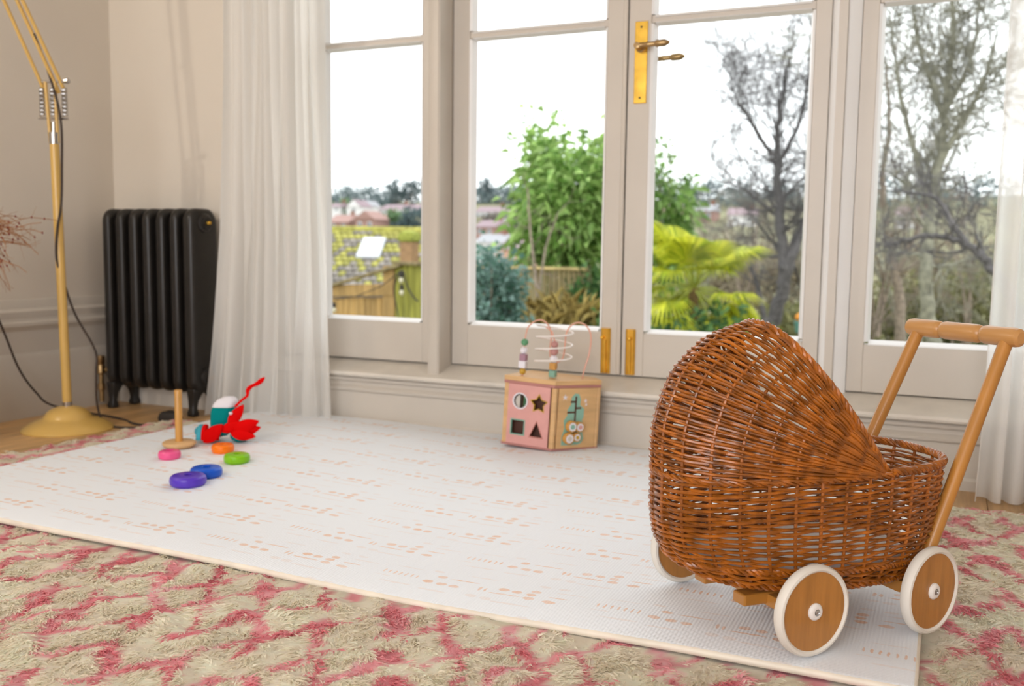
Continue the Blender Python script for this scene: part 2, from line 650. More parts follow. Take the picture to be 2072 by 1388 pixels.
# astragal covering the meeting stiles, on door 1
strip_ = MB().loft([[(-.984, DY, z), (-.980, DY - .006, z), (-.972, DY - .008, z), (-.968, DY - .006, z), (-.968, DY, z)] for z in (.246, 2.376)])
strip_.build('meeting_strip', M['paint'], d1)
# posts between the lights
pt = MB().loft([[(-1.665, DY - .03, z), (-1.648, DY - .03, z), (-1.644, 2.91, z), (-1.638, 2.906, z), (-1.606, 2.906, z), (-1.600, 2.912, z), (-1.600, 3.06, z), (-1.665, 3.06, z)] for z in (.2, 2.4)])
tag(pt.build('trim_2', M['paint']), kind='structure')
pt = MB().loft([[(-.323, 2.990, z), (-.322, 2.955, z), (-.298, 2.955, z), (-.297, 2.990, z), (-.297, 3.06, z), (-.323, 3.06, z)] for z in (.21, 2.4)])
post3 = pt.build('trim_3', M['paint'])
tag(post3, kind='structure')
for xa, xb, ya, yb in ((-.345, -.323, 3.0, 2.976), (-.297, -.263, 2.970, 3.0)):
    MB().loft([[(xa, ya, z), ((xa + xb) / 2, (ya + yb) / 2 - .004, z), (xb, yb, z), (xb, 3.06, z), (xa, 3.06, z)] for z in (.215, 2.4)]).build('staff_bead', M['bead'], post3)  # white strips stand in for sky light on the post's angled faces
tag(box('trim_4', (WX0, 2.95, 2.38), (WX1, 3.06, 2.45), M['paint']), kind='structure')

# door furniture
hp = box('handle_plate', (-.944, DY - .004, 1.120), (-.902, DY, 1.375), M['brass'], d2, bevel=.002)
for z in (1.357, 1.137):
    MB().lathe([(.0035, 0), (.0035, .0012)], (-.923, DY - .0052, z), (0, 1, 0), 12).build('screw', M['dark'], hp)


def lever(y0, sgn, xh, zh, m, parent, name):
    mb = MB()
    yo = y0 + sgn * .040
    mb.lathe([(.015, 0), (.015, .006), (.010, .010), (.009, .034), (.011, .040), (.010, .048), (.0, .050)], (xh, y0, zh), (0, sgn, 0), 16)
    mb.lathe([(.007, -.008), (.010, .0), (.0085, .012), (.008, .030), (.0095, .034), (.0082, .038), (.008, .058), (.0105, .060), (.0115, .066), (.0115, .088), (.005, .102), (0, .106)], (xh, yo, zh), (1, 0, .03), 14)
    return mb.build(name, m, parent)


lever(DY - .004, -1, -.923, 1.292, M['brass_dull'], hp, 'lever')
lever(DY + .045, 1, -.908, 1.272, M['brass_dull'], d2, 'outside_lever')
for door, x in ((d1, -1.019), (d2, -.934)):
    bo = MB()
    bo.loft([[(x + a, DY - b, z) for a, b in ((-.0165, 0), (-.0165, .004), (-.010, .009), (.010, .009), (.0165, .004), (.0165, 0))] for z in (.247, .397)])
    bo_ = bo.build('flush_bolt', M['brass'], door, angle=20)
    MB().ball((x - (.009 if door is d1 else 0), DY - .017, .366), .0062, 12, 8).build('knob', M['brass'], bo_)
    MB().lathe([(.0045, 0), (.0045, .11)], (x, DY - .012, .249), (0, 0, 1), 12).build('bolt_rod', M['brass'], bo_)

# unseen wall lamp, added to throw the floor lamp's shadow into the corner
sc = empty('wall_lamp', (XL, .95, 1.68))
tag(sc, 'small brass wall lamp with a bare globe bulb on the left wall', 'wall lamp')
MB().lathe([(.05, 0), (.05, .008), (.03, .016), (0, .018)], (0, 0, 0), (1, 0, 0), 24).build('backplate', M['brass_dull'], sc)
MB().tube([(.01, 0, 0), (.06, 0, 0), (.085, 0, .02), (.09, 0, .05)], .007, 10).build('arm', M['brass_dull'], sc)
bm_, nt_, N_n, L_n, b_n = _mat('lit_globe')
b_n.inputs['Emission Color'].default_value = (1, .9, .76, 1)
b_n.inputs['Emission Strength'].default_value = 1150
MB().ball((.09, 0, .075), .022, 20, 14).build('bulb', bm_, sc)
# unseen rear window, added as a frame for the fill light
w4 = tag(empty('window_3'), kind='structure')
for x in (-2.2, -1.15, -.1, .95):
    box('mullion', (x, YB - .1, .45), (x + .05, YB - .04, 2.45), M['paint'], w4, bevel=.002)
for z in (.45, 2.4):
    box('frame_rail', (-2.2, YB - .1, z), (1.0, YB - .04, z + .05), M['paint'], w4, bevel=.002)

# ---------------------------------------------------------------- rug
RX0, RX1, RY0, RY1 = -2.57, 1.25, .35, 2.65
MX0, MX1, MY0, MY1, MT = -2.365, -.012, 1.455, 2.888, .013   # play mat


def rug_colour(P):
    """cream ground with an irregular pink lattice, worked into the yarn"""
    w = np.stack([P[:, 0] + .026 * wiggle(P, 4, 1) + .007 * wiggle(P, 14, 2), P[:, 1] + .034 * wiggle(P, 4, 3) + .010 * wiggle(P, 12, 4)], 1)
    a = w[:, 0] / .125 + w[:, 1] / .20
    b = -w[:, 0] / .125 + w[:, 1] / .20
    da = np.abs(a - np.round(a))
    db = np.abs(b - np.round(b))
    thick = .088 + .06 * wiggle(P, 7, 5) + rng.normal(0, .012, len(P))
    pink = (np.minimum(da, db) < thick) & (wiggle(P, 7, 6) > -.5)
    n = len(P)
    cream = np.array([[.99, .92, .79]]) * (1 + .05 * wiggle(P, 3, 8)[:, None]) * rng.uniform(.9, 1.06, (n, 1))
    rose = np.array([[.97, .46, .50]]) * rng.uniform(.85, 1.12, (n, 1)) * (1 + .25 * wiggle(P, 6, 10)[:, None] * np.array([[.6, 1.6, 1.4]]))
    c = np.where(pink[:, None], rose, cream)
    return np.clip(c, 0, .97), pink


def rug_height(P):
    return .013 + .006 * wiggle(P, 7, 21) + .005 * wiggle(P, 15, 22)


rug = empty('shag_rug', ((RX0 + RX1) / 2, (RY0 + RY1) / 2, 0))
tag(rug, 'cream shaggy wool rug with an irregular pink lattice under the play mat', 'rug')
ro = np.array([(RX0 + RX1) / 2, (RY0 + RY1) / 2, 0])
gx, gy = np.meshgrid(np.linspace(RX0, RX1, 260), np.linspace(RY0, RY1, 170))
GP = np.stack([gx.ravel(), gy.ravel()], 1)
under = (GP[:, 0] > MX0 - .01) & (GP[:, 0] < MX1 + .01) & (GP[:, 1] > MY0 - .01) & (GP[:, 1] < MY1 + .01)
gz = np.where(under, .013, rug_height(GP))
gc, _ = rug_colour(GP)
idx = np.arange(260 * 170).reshape(170, 260)
GF = np.stack([idx[:-1, :-1], idx[:-1, 1:], idx[1:, 1:], idx[1:, :-1]], -1).reshape(-1, 4)
M['rug'] = tint_mat('wool_yarn', .95, .0, .5)
new_obj('backing', raw_mesh('backing', np.column_stack([GP, gz]) - ro, GF, gc, smooth=True), M['rug'], rug)


def rug_pile(target):
    Ps = []
    while sum(len(p) for p in Ps) < target:
        P = np.column_stack([rng.uniform(RX0, RX1, 400000), rng.uniform(RY0, RY1, 400000)])
        d = P - EYE[:2]
        z = d @ CF[:2] + .063
        xx = d @ CR[:2] / z
        keep = (z > .55) & (np.abs(xx) < .70) & (rng.random(len(P)) < np.clip((1.15 / z) ** 2, .12, 1))
        yim = (P[:, 1] > .55)
        inm = (P[:, 0] > MX0 + .03) & (P[:, 0] < MX1 - .03) & (P[:, 1] > MY0 + .03) & (P[:, 1] < MY1)
        Ps.append(P[keep & yim & ~inm])
    P = np.concatenate(Ps)[:target]
    n = len(P)
    c, pink = rug_colour(P)
    h0 = rug_height(P)
    # tufts: yarns of one knot lean the same way
    cell = np.floor(P / .011)
    hsh = (np.sin(cell[:, 0] * 127.1 + cell[:, 1] * 311.7) * 43758.5453) % 1
    hs2 = (np.sin(cell[:, 0] * 269.5 + cell[:, 1] * 183.3) * 43758.5453) % 1
    ang = -1.2 + 1.5 * wiggle(P, 3, 31) + 1.1 * wiggle(P, 9, 32) + (hsh - .5) * 1.6 + rng.normal(0, .35, n)
    tilt = 1.08 + .25 * (hs2 - .5) + .2 * wiggle(P, 6, 33) + rng.normal(0, .15, n)
    Ln = rng.uniform(.010, .018, n) * (1 + .15 * hsh)
    # near the mat the pile is pressed flat under its edge
    near = np.clip(((MY0 - P[:, 1]) / .05), 0, 1)
    on = (P[:, 0] > MX0 - .03) & (P[:, 0] < MX1 + .02)
    Ln = np.where(on & (P[:, 1] < MY1) & (P[:, 1] > MY0 - .05), Ln * (.55 + .45 * near), Ln)
    D = np.stack([np.cos(ang) * np.sin(tilt), np.sin(ang) * np.sin(tilt), np.cos(tilt)], 1)
    base = np.column_stack([P, np.maximum(h0 - .004, .002)])
    S = np.stack([-np.sin(ang), np.cos(ang), rng.normal(0, .25, n)], 1)
    dist = np.linalg.norm(base - EYE, axis=1)
    wd = (.0012 * np.clip(dist / 1.3, .9, 2.2) * rng.uniform(.8, 1.3, n))[:, None]
    mid = base + D * (Ln * .55)[:, None]
    tip = base + D * Ln[:, None] + np.stack([np.cos(ang) * .005, np.sin(ang) * .005, -.004 * np.ones(n)], 1) + rng.normal(0, .0015, (n, 3))
    V = np.stack([base - S * wd, base + S * wd, mid + S * wd, mid - S * wd, tip], 1).reshape(-1, 3) - ro
    i = np.arange(n)[:, None] * 5
    shade = np.repeat(c, 5, 0)
    me = raw_mesh('pile', V, [i + np.array([[0, 1, 2, 3]]), i + np.array([[3, 2, 4]])], shade, smooth=True)
    tag(new_obj('pile', me, M['rug'], rug), kind='stuff')


rug_pile(330000)

# ---------------------------------------------------------------- play mat
mx, my = (MX0 + MX1) / 2, (MY0 + MY1) / 2


def mat_z(x, y):
    b = .022 + .0045 * np.sin(x * 3.1 + 1) + .002 * np.sin(x * 7 + y * 3)
    return b - .004 * np.clip((y - 2.6) / .3, 0, 1) - .006 * np.clip((1.52 - y) / .06, 0, 1)


nx, ny = 150, 90
xs = np.linspace(MX0, MX1, nx)
ys = np.linspace(MY0, MY1, ny)
mm = MB()
prof = [(0, 0), (-.003, .003), (-.004, .0065), (-.003, .010), (.001, MT - .0006), (.007, MT)]
X, Y = np.meshgrid(xs, ys)


def mat_sheet(inset, dz):
    Xi = mx + (X - mx) * (1 - inset / ((MX1 - MX0) / 2))
    Yi = my + (Y - my) * (1 - inset / ((MY1 - MY0) / 2))
    return np.stack([Xi, Yi, mat_z(Xi, Yi) + dz], -1)


top = mat_sheet(.007, MT)
ti = np.arange(nx * ny).reshape(ny, nx)
V = [top.reshape(-1, 3)]
TF = np.stack([ti[:-1, :-1], ti[:-1, 1:], ti[1:, 1:], ti[1:, :-1]], -1).reshape(-1, 4)
border = np.concatenate([ti[0, :], ti[1:, -1], ti[-1, -2::-1], ti[-2:0:-1, 0]])
nb = len(border)
off = nx * ny
prev = border
SF = []
for ins, dz in prof[::-1][1:]:
    r = mat_sheet(ins, dz).reshape(-1, 3)[border]
    cur = off + np.arange(nb)
    V.append(r)
    SF.append(np.stack([prev, np.roll(prev, -1), np.roll(cur, -1), cur], 1)[:, ::-1])
    prev = cur
    off += nb
bot = mat_sheet(.004, 0).reshape(-1, 3)
V.append(bot)
SF.append((ti[:-1, :-1][..., None] * 0 + off + np.stack([ti[:-1, :-1], ti[1:, :-1], ti[1:, 1:], ti[:-1, 1:]], -1)).reshape(-1, 4))
pm = new_obj('play_mat', raw_mesh('play_mat', np.concatenate(V) - np.array([mx, my, 0]), [TF] + SF, smooth=True), playmat_mat())
pm.data.materials.append(mat('cream_foam_edge', (.78, .71, .60), .5, .08, 20))
mi_ = np.zeros(len(pm.data.polygons), np.int32)
mi_[len(TF) + nb:len(TF) + 5 * nb] = 1
pm.data.polygons.foreach_set('material_index', mi_)
pm.location = (mx, my, 0)
tag(pm, 'white foam play mat printed with peach dots and dashes lying on the rug', 'play mat')


def matz(x, y):
    return float(mat_z(np.array(x), np.array(y))) + MT


# ---------------------------------------------------------------- wicker pram
PU = Vector((.674, .738, 0)).normalized()
PV = Vector((-PU.y, PU.x, 0))
pram_c = Vector((-.21, 1.69, 0)) + PU * .008 - PV * .012
GZ = .037
pram = empty('doll_pram', (pram_c.x, pram_c.y, GZ), math.atan2(PU.y, PU.x))
tag(pram, 'wicker toy pram with woven hood, turned wooden handle and four wooden wheels', 'toy pram')
# all coordinates below are local: x along the pram (hood -x, handle +x), y across, z above its wheels' contact
U0, AB, AF, BW = .045, .345, .190, .138
NE = 2.5
Z0, ZR = .076, .266


def halfcurve(R, b, n=NE, m=400):
    """arc-length parametrised half super-ellipse from y=-b over x=R to y=+b"""
    ph = np.linspace(-math.pi / 2, math.pi / 2, m)
    c, s = np.cos(ph), np.sin(ph)
    x = R * np.abs(c) ** (2 / n)
    y = b * np.sign(s) * np.abs(s) ** (2 / n)
    d = np.concatenate([[0], np.cumsum(np.hypot(np.diff(x), np.diff(y)))])
    return x, y, d / d[-1]


def hc(R, b, t, n=NE):
    x, y, d = halfcurve(R, b, n)
    return np.interp(t, d, x), np.interp(t, d, y)


def body_scale(z):
    k = (z - Z0) / (ZR - Z0)
    return np.interp(k, [0, .04, .1, .2, .4, .7, 1], [.76, .83, .885, .935, .98, 1.0, 1.0])


def body_pt(t, z):
    """t in 0..1 back half (near side to far side round the hood end), 1..2 front half (far to near)"""
    s = body_scale(z)
    t = np.asarray(t, float) % 2
    xb, yb = hc(AB * s, BW * s, np.clip(t, 0, 1))
    sf = np.interp((z - Z0) / (ZR - Z0), [0, .04, .1, .2, .4, .7, 1], [.64, .69, .73, .78, .87, .95, 1.0])
    xf, yf = hc(AF * sf, BW * s, np.clip(2 - t, 0, 1))
    back = t <= 1
    xx = np.where(back, U0 - xb, U0 + xf)
    lift = .022 * np.clip((U0 - .05 - xx) / .25, 0, 1) ** 1.5 * np.clip(1 - (z - Z0) / .12, 0, 1)
    return np.stack([xx, np.where(back, yb, yf), z + lift], -1)


TH = math.radians(53.5)


def hoodR(th):
    return float(np.interp(th / TH, [0, .25, .5, .75, .9, 1], [.345, .353, .352, .332, .310, .296]))


def hood_b(th):
    return float(np.interp(th / TH, [0, .5, 1], [.138, .137, .126]))


def hood_pt(t, th):
    x, y = hc(hoodR(th), hood_b(th), np.asarray(t, float), NE - .22 * (th / TH))
    return np.stack([U0 - x * math.cos(th), y, ZR + x * math.sin(th)], -1)


def normals(P, closed, centre):
    T = (np.roll(P, -1, 0) - np.roll(P, 1, 0)) if closed else np.gradient(P, axis=0)
    return T


NB_, NF_ = 18, 12   # stakes round the back and the front half
basket = None
sub = 7


def out_normal(fn, t, par, dp):
    e = 1e-3
    a = fn(t + e, par) - fn(t - e, par)
    b = fn(t, par + dp) - fn(t, par - dp)
    n = np.cross(a, b)
    n /= np.linalg.norm(n, axis=1)[:, None] + 1e-12
    return n


# rolled border of the basket's open end + foot band = the basket's main mesh
bk = MB()


def twisted(mb, P, N, B, rad, r, turns, strands=3, sides=6):
    n = len(P)
    a = np.linspace(0, 2 * math.pi * turns, n)
    for k in range(strands):
        ph = a + 2 * math.pi * k / strands
        mb.tube(P + rad * (np.cos(ph)[:, None] * N + np.sin(ph)[:, None] * B), r, sides)


tf = np.linspace(1.0, 2.0, 160)
Pf = body_pt(tf, ZR)
T_, N_, B_ = frames(Pf)
Pf[:, 2] += .004
twisted(bk, Pf, N_, B_, .0042, .0036, 13, 4)
basket = bk.build('basket', M['wicker'], pram)
tb = np.linspace(0, 2, 321)[:-1]
for zz, rad, r, tn in ((Z0 + .004, .004, .0034, 34), (Z0 + .036, .0035, .0026, 46)):
    Pb = body_pt(tb, zz)
    nb_ = out_normal(body_pt, tb, zz, .002)
    Pb = np.concatenate([Pb, Pb[:1]])
    T_, N_, B_ = frames(Pb)
    mb = MB()
    twisted(mb, Pb, N_, B_, rad, r, tn, 3)
    mb.build('waling', M['wicker'], basket)
# rim band where the hood starts
tb2 = np.linspace(0, 1, 200)
Pb = hood_pt(tb2, 0)
T_, N_, B_ = frames(Pb)
mb = MB()
twisted(mb, Pb, N_, B_, .003, .0026, 20, 3)
mb.build('waling', M['wicker'], basket)

stake_t = [i / NB_ for i in range(NB_)] + [1 + i / NF_ for i in range(NF_)]
for k, t in enumerate(stake_t):
    zz = np.linspace(Z0, ZR + .002, 14)
    P = np.concatenate([body_pt(np.array([t]), z) for z in zz])
    MB().tube(P, .0029, 7).build('stake', M['stake'], basket)
# woven floor
mb = MB()
ring = body_pt(np.linspace(0, 2, 81)[:-1], Z0 + .004)
inner = ring.copy()
inner[:, :2] *= .97
mb.loft([inner + np.array([0, 0, -.004]), inner + np.array([0, 0, .004])])
mb.build('basket_floor', M['wicker'], basket)


def weaver_t():
    """sample positions with stake parity phase"""
    tt, ph = [], []
    for i in range(NB_ * sub):
        tt.append(i / (NB_ * sub)); ph.append(i / sub)
    for i in range(NF_ * sub):
        tt.append(1 + i / (NF_ * sub)); ph.append(NB_ + i / sub)
    return np.array(tt), np.array(ph)


wt, wph = weaver_t()
rows = 33
for r in range(rows):
    z = Z0 + .010 + (ZR - Z0 - .016) * (r + .5) / rows
    P = body_pt(wt, z)
    nrm = out_normal(body_pt, wt, z, .002)
    sg = 1 if r % 2 else -1
    amp = np.cos(math.pi * wph) * .0034 * sg
    P = P + nrm * amp[:, None]
    # the round is slightly slanted over and under each stake, and slack
    P[:, 2] += .0011 * np.sin(math.pi * wph + (0 if sg > 0 else math.pi)) + .0008 * np.sin(wt * 9 + r * 1.7)
    rad = .0025 + .0003 * np.sin(wt * 5 + r * 2.3) + rng.uniform(-.0002, .0003)
    MB().tube(P, rad, 6, closed=True).build('weaver', M['wicker'], basket)

# hood
hd = MB()
te = np.linspace(0.0, 1.0, 220)
Pe = hood_pt(te, TH)
T_, N_, B_ = frames(Pe)
twisted(hd, Pe, N_, B_, .0042, .0034, 15, 4)
hood = hd.build('hood', M['wicker'], pram)
for i in range(1, NB_):
    t = i / NB_
    ths = np.linspace(0, TH, 26)
    P = np.concatenate([hood_pt(np.array([t]), th) for th in ths])
    MB().tube(P, np.linspace(.0029, .0024, 26), 7).build('stake', M['stake'], hood)
hrows = 58
for r in range(hrows):
    th = TH * (r + .6) / (hrows + .4)
    cut = (.012, .055, .10, .055)[r % 4]
    t0, t1 = cut + rng.uniform(0, .012), 1 - cut - rng.uniform(0, .012)
    m = int(NB_ * sub * (t1 - t0))
    t = np.linspace(t0, t1, m)
    P = hood_pt(t, th)
    nrm = out_normal(hood_pt, t, th, .004)
    sg = 1 if r % 2 else -1
    nrm = nrm * np.sign(np.sum(nrm * (P - np.array([U0, 0, ZR - .05])), 1))[:, None]
    amp = np.cos(math.pi * t * NB_) * .0034 * sg
    P = P + nrm * amp[:, None]
    d = np.array([-math.cos(th + math.pi / 2), 0, math.sin(th + math.pi / 2)])
    P = P + d * (.0009 * np.sin(math.pi * t * NB_ + (0 if sg > 0 else math.pi)) + .0011 * np.sin(t * 11 + r * 1.9))[:, None]
    MB().tube(P, .0024 + .0003 * np.sin(t * 6 + r) + rng.uniform(-.0002, .0003), 6).build('weaver', M['wicker'], hood)

# chassis
for y in (-.055, .055):
    box('chassis_rail', (-.185, y - .016, Z0 - .022), (.215, y + .016, Z0 - .003), M['beech'], pram, bevel=.003)
WR = .072
for x in (-.124, .124):
    mb = MB()
    mb.loft([[(x + dx, y, z) for y, z in ((-.150, WR - .012), (-.150, WR + .002), (-.09, Z0 - .006), (.09, Z0 - .006), (.150, WR + .002), (.150, WR - .012), (.1, WR - .022), (-.1, WR - .022))] for dx in (-.016, .016)])
    mb.build('axle_block', M['beech'], pram, smooth=False, bevel=.002)


def wheel(x, y, side, toe=0):
    w = MB().lathe([(.0, -.006), (.062, -.006), (.0645, -.004), (.0645, .004), (.062, .006), (.044, .006), (.0435, .0054), (.043, .006), (0, .006)], (0, 0, 0), (0, 1, 0), 48).build('wheel', M['beech_wheel'], pram)
    w.location = (x, y, WR)
    w.rotation_euler = (0, 0, math.radians(toe))
    MB().lathe([(.0622, -.0072), (.0655, -.0095), (.0692, -.0085), (.072, -.004), (.072, .004), (.0692, .0085), (.0655, .0095), (.0622, .0072), (.0620, 0), (.0622, -.0072)], (0, 0, 0), (0, 1, 0), 56).build('tyre', M['tyre'], w)
    MB().lathe([(.0135, .006), (.0135, .0085), (.011, .0115), (.008, .0125), (.0055, .0122), (.0055, .009), (0, .009)], (0, 0, 0), (0, side, 0), 24).build('hub_cap', M['hub'], w)
    MB().lathe([(.0048, .009), (.0048, .0125), (.003, .0135), (.0022, .0120), (0, .0120)], (0, 0, 0), (0, side, 0), 12).build('axle_screw', M['steel'], w)
    return w


for x in (-.124, .124):
    wheel(x - (.005 if x > 0 else 0), -.157, -1, 4 if x < 0 else 11)
    wheel(x, .196, 1, 3)
HU, HZ = .333, .478
hnd = MB()
hb = .125
hnd.lathe([(0, -hb), (.010, -hb), (.0155, -hb + .004), (.017, -hb + .012), (.0168, -.055), (.0155, -.049), (.0125, -.045), (.0155, -.041), (.0168, -.035), (.0168, .035), (.0155, .041), (.0125, .045), (.0155, .049), (.0168, .055), (.017, hb - .012), (.0155, hb - .004), (.010, hb), (0, hb)], (HU, 0, HZ), (0, 1, 0), 28)
hnd = hnd.build('handle_bar', mat('pale_beech', (.54, .27, .085), .36, .12, 12, stretch=(1, .2, 1), coat=.25), pram)
for y in (-.098, .098):
    a, b = np.array([HU, y, HZ]), np.array([.128, y * 1.17, .058])
    MB().tube([a + (b - a) * k for k in (0, .25, .5, .75, 1)], .0118, 20).build('upright', M['beech'], pram)

# pad inside
pad = MB()
rr = body_pt(np.linspace(0, 2, 61)[:-1], Z0 + .02)
c0 = rr.mean(0)
pad.loft([(c0 + (rr - c0) * s + np.array([0, 0, dz])) for s, dz in ((.82, -.006), (.90, 0), (.91, .010), (.86, .022), (.6, .028))])
pd_ = pad.build('cushion', M['cotton'])
pd_.matrix_world = Matrix.Translation((pram_c.x, pram_c.y, GZ)) @ Matrix.Rotation(math.atan2(PU.y, PU.x), 4, 'Z')
tag(pd_, 'thin white pad lying inside the wicker pram', 'pad')

# ---------------------------------------------------------------- radiator
rad = empty('column_radiator', (-2.805, 2.84, 0))
tag(rad, 'black cast iron column radiator standing on feet in the corner', 'radiator')


def rrect(w, h, r, seg=6):
    P = []
    for cx, cz, a0 in ((w / 2 - r, h - r, 0), (-w / 2 + r, h - r, 90), (-w / 2 + r, r, 180), (w / 2 - r, r, 270)):
        for i in range(seg + 1):
            a = math.radians(a0 + 90 * i / seg)
            P.append((cx + r * math.cos(a), cz + r * math.sin(a)))
    return P


def section(x, t, d, h, zb, parent):
    mb = MB()
    rings = []
    for k, ins in ((-.5, .016), (-.44, .006), (-.28, .0012), (-.1, 0), (.1, 0), (.28, .0012), (.44, .006), (.5, .016)):
        rings.append([(x + k * t, yy, zz + zb + ins) for yy, zz in rrect(d - 2 * ins, h - 2 * ins, .046)])
    mb.loft(rings)
    return mb.build('section', M['iron'], parent, angle=60)


ns, pit = 7, .0690
xs0 = -.207
for i in range(ns):
    last = i == ns - 1
    section(xs0 + i * pit,  .041 if not last else .05, .142, .705, .085, rad)
for z in (.735, .145):
    MB().lathe([(.026, -.01), (.026, pit * (ns - 1) + .01)], (xs0, 0, z), (1, 0, 0), 20).build('connecting_hub', M['iron'], rad)
    h = MB().lathe([(.036, 0), (.036, .006), (.030, .012), (.022, .014), (.022, .020), (0, .020)], (xs0 + pit * (ns - 1) + .022, 0, z), (1, 0, 0), 24).build('end_bush', M['iron'], rad)
    MB().lathe([(.0085, 0), (.0085, .006), (.006, .012), (0, .012)], (xs0 + pit * (ns - 1) + .041, 0, z), (1, 0, 0), 6).build('bleed_plug', M['brass'], h)
for i in (0, ns - 1):
    for y in (-.052, .052):
        x = xs0 + i * pit
        mb = MB()
        s = 1 if y > 0 else -1
        mb.loft([[(x + a * wx, y + s * (b * wy + oy), z) for a, b in ((-1, -1), (1, -1), (1, 1), (-1, 1))] for z, wx, wy, oy in ((.0, .017, .015, .004), (.012, .018, .016, .004), (.03, .013, .012, .003), (.06, .016, .014, 0), (.085, .02, .022, -.008), (.105, .021, .034, -.018))])
        mb.build('foot', M['iron'], rad, bevel=.004)
v = MB()
v.lathe([(.010, 0), (.010, .045), (.014, .048), (.014, .07), (.010, .075), (.010, .11), (.016, .115), (.016, .14), (.012, .15), (.015, .155), (.015, .185), (0, .187)], (xs0 - .066, -.05, .02), (0, 0, 1), 14)
v.tube([(xs0 - .066, -.05, .148), (xs0 - .05, -.03, .148), (xs0 - .02, 0, .148)], .010, 10)
v.build('valve', M['brass_dull'], rad)

# ---------------------------------------------------------------- curtains


def curtain(name, edge0, edge1, y0, ztop, amp, label, seed, freq=7., zbot=.004):
    """edge0, edge1: x of the two side edges at heights k = 0 (top), .5, .72, .9, 1 (hem)"""
    nu, nv = 240, 80
    r = np.random.default_rng(seed)
    u = np.linspace(0, 1, nu)
    waves = [(freq * r.uniform(.5, 2.4), r.uniform(0, 6.28), r.uniform(.4, 1.), r.uniform(-1.2, 1.2), r.uniform(-.6, .6)) for _ in range(7)]
    V = []
    for j in range(nv):
        k = j / (nv - 1)
        z = ztop + (zbot - ztop) * k
        x0 = np.interp(k, [0, .5, .72, .9, 1], edge0)
        x1 = np.interp(k, [0, .5, .72, .9, 1], edge1)
        y = sum(a * np.sin(2 * math.pi * f_ * u + p_ + s_ * k * k * 3 + b_ * np.sin(4 * k)) for f_, p_, a, s_, b_ in waves) / 2.2
        y = np.tanh(y * 1.2)
        x = x0 + (x1 - x0) * u + amp * .35 * np.sin(2 * math.pi * freq * 1.7 * u + 1 + k)
        V.append(np.stack([x, y0 + amp * y * (.8 + .4 * k), np.full(nu, z)], 1))
    V = np.concatenate(V)
    i = np.arange(nu * nv).reshape(nv, nu)
    F = np.stack([i[:-1, :-1], i[:-1, 1:], i[1:, 1:], i[1:, :-1]], -1).reshape(-1, 4)
    o = new_obj(name, raw_mesh(name, V, F, smooth=True), M['voile'])
    tag(o, label, 'curtain')
    return o


curtain('voile_curtain', (-2.46, -2.462, -2.485, -2.535, -2.57), (-2.035, -2.03, -2.015, -2.0, -1.995), 2.832, 2.52, .026, 'sheer white curtain hanging to the floor beside the black radiator', 3, 6.)
curtain('voile_curtain', (.107, .100, .098, .095, .088), (.52, .53, .55, .58, .60), 2.80, 2.52, .026, 'sheer white curtain hanging at the right edge behind the pram handle', 5, 5.)

# ---------------------------------------------------------------- floor lamp
LX, LY = -2.80, 2.386
lamp = empty('floor_lamp', (LX, LY, 0))
tag(lamp, 'mustard yellow jointed floor lamp with chrome springs and a domed foot', 'floor lamp')
MB().lathe([(0, .0), (.152, 0), (.153, .004), (.148, .010), (.125, .026), (.095, .038), (.082, .042), (.078, .048), (.070, .060), (.055, .072), (.035, .080), (.018, .084), (0, .084)], (0, 0, 0), (0, 0, 1), 56).build('base', M['lamp_yellow'], lamp, angle=50)
MB().lathe([(.016, .082), (.016, .098), (.0, .098)], (0, 0, 0), (0, 0, 1), 20).build('collar', M['chrome'], lamp)
pole_top = np.array([-.013, -.005, .995])
MB().tube([np.array([0, 0, .09]), np.array([0, 0, .09]) * .5 + pole_top * .5, pole_top], .0155, 20).build('pole', M['lamp_yellow'], lamp)
MB().tube([pole_top - np.array([0, 0, .004]), pole_top + np.array([0, 0, .035])], .0165, 20).build('socket_ring', M['chrome'], lamp)
ARM = np.array([-.045, -.125, .30])
SIDE = np.array([.91, .41, 0])    # across the lamp as seen from the room


def spring(a, b, r, name='spring'):
    a, b = np.array(a), np.array(b)
    n = 140
    t = np.linspace(0, 1, n)
    ax = (b - a) / np.linalg.norm(b - a)
    p = np.cross(ax, [0, 1, .1]); p /= np.linalg.norm(p)
    q = np.cross(ax, p)
    ph = t * 2 * math.pi * 22
    P = a + (b - a) * t[:, None] + r * (np.cos(ph)[:, None] * p + np.sin(ph)[:, None] * q)
    MB().tube(P, .0019, 5).build(name, M['chrome'], lamp)


j0 = pole_top + np.array([0, 0, .03])
j1 = j0 + np.array([-.006, -.004, .175])
for s in (-.016, .016):
    MB().tube([pole_top + SIDE * s * .8, j1 + SIDE * s], .0058, 12).build('fork_bar', M['lamp_yellow'], lamp)
MB().tube([pole_top + np.array([0, 0, -.002]), pole_top + np.array([0, 0, .07])], .009, 14).build('fork_spacer', M['chrome'], lamp)
for s in (-.037, .0, .040):
    a = j0 + SIDE * s + np.array([0, 0, .06])
    b = j0 + SIDE * s + np.array([0, 0, .155])
    spring(a, b, .0085)
for z, w in ((.052, .052), (.0, .016)):
    MB().tube([j0 + np.array([0, 0, z]) - SIDE * w, j0 + np.array([0, 0, z]) + SIDE * w], .004, 10).build('cross_pin', M['chrome'], lamp)
MB().tube([j1 - SIDE * .03, j1 + SIDE * .055], .0042, 10).build('cross_pin', M['chrome'], lamp)
MB().lathe([(0, -.012), (.009, -.008), (.010, .004), (.006, .010), (0, .011)], tuple(j1 + SIDE * .058 + np.array([0, 0, .004])), tuple(SIDE), 14).build('tension_knob', M['chrome'], lamp)
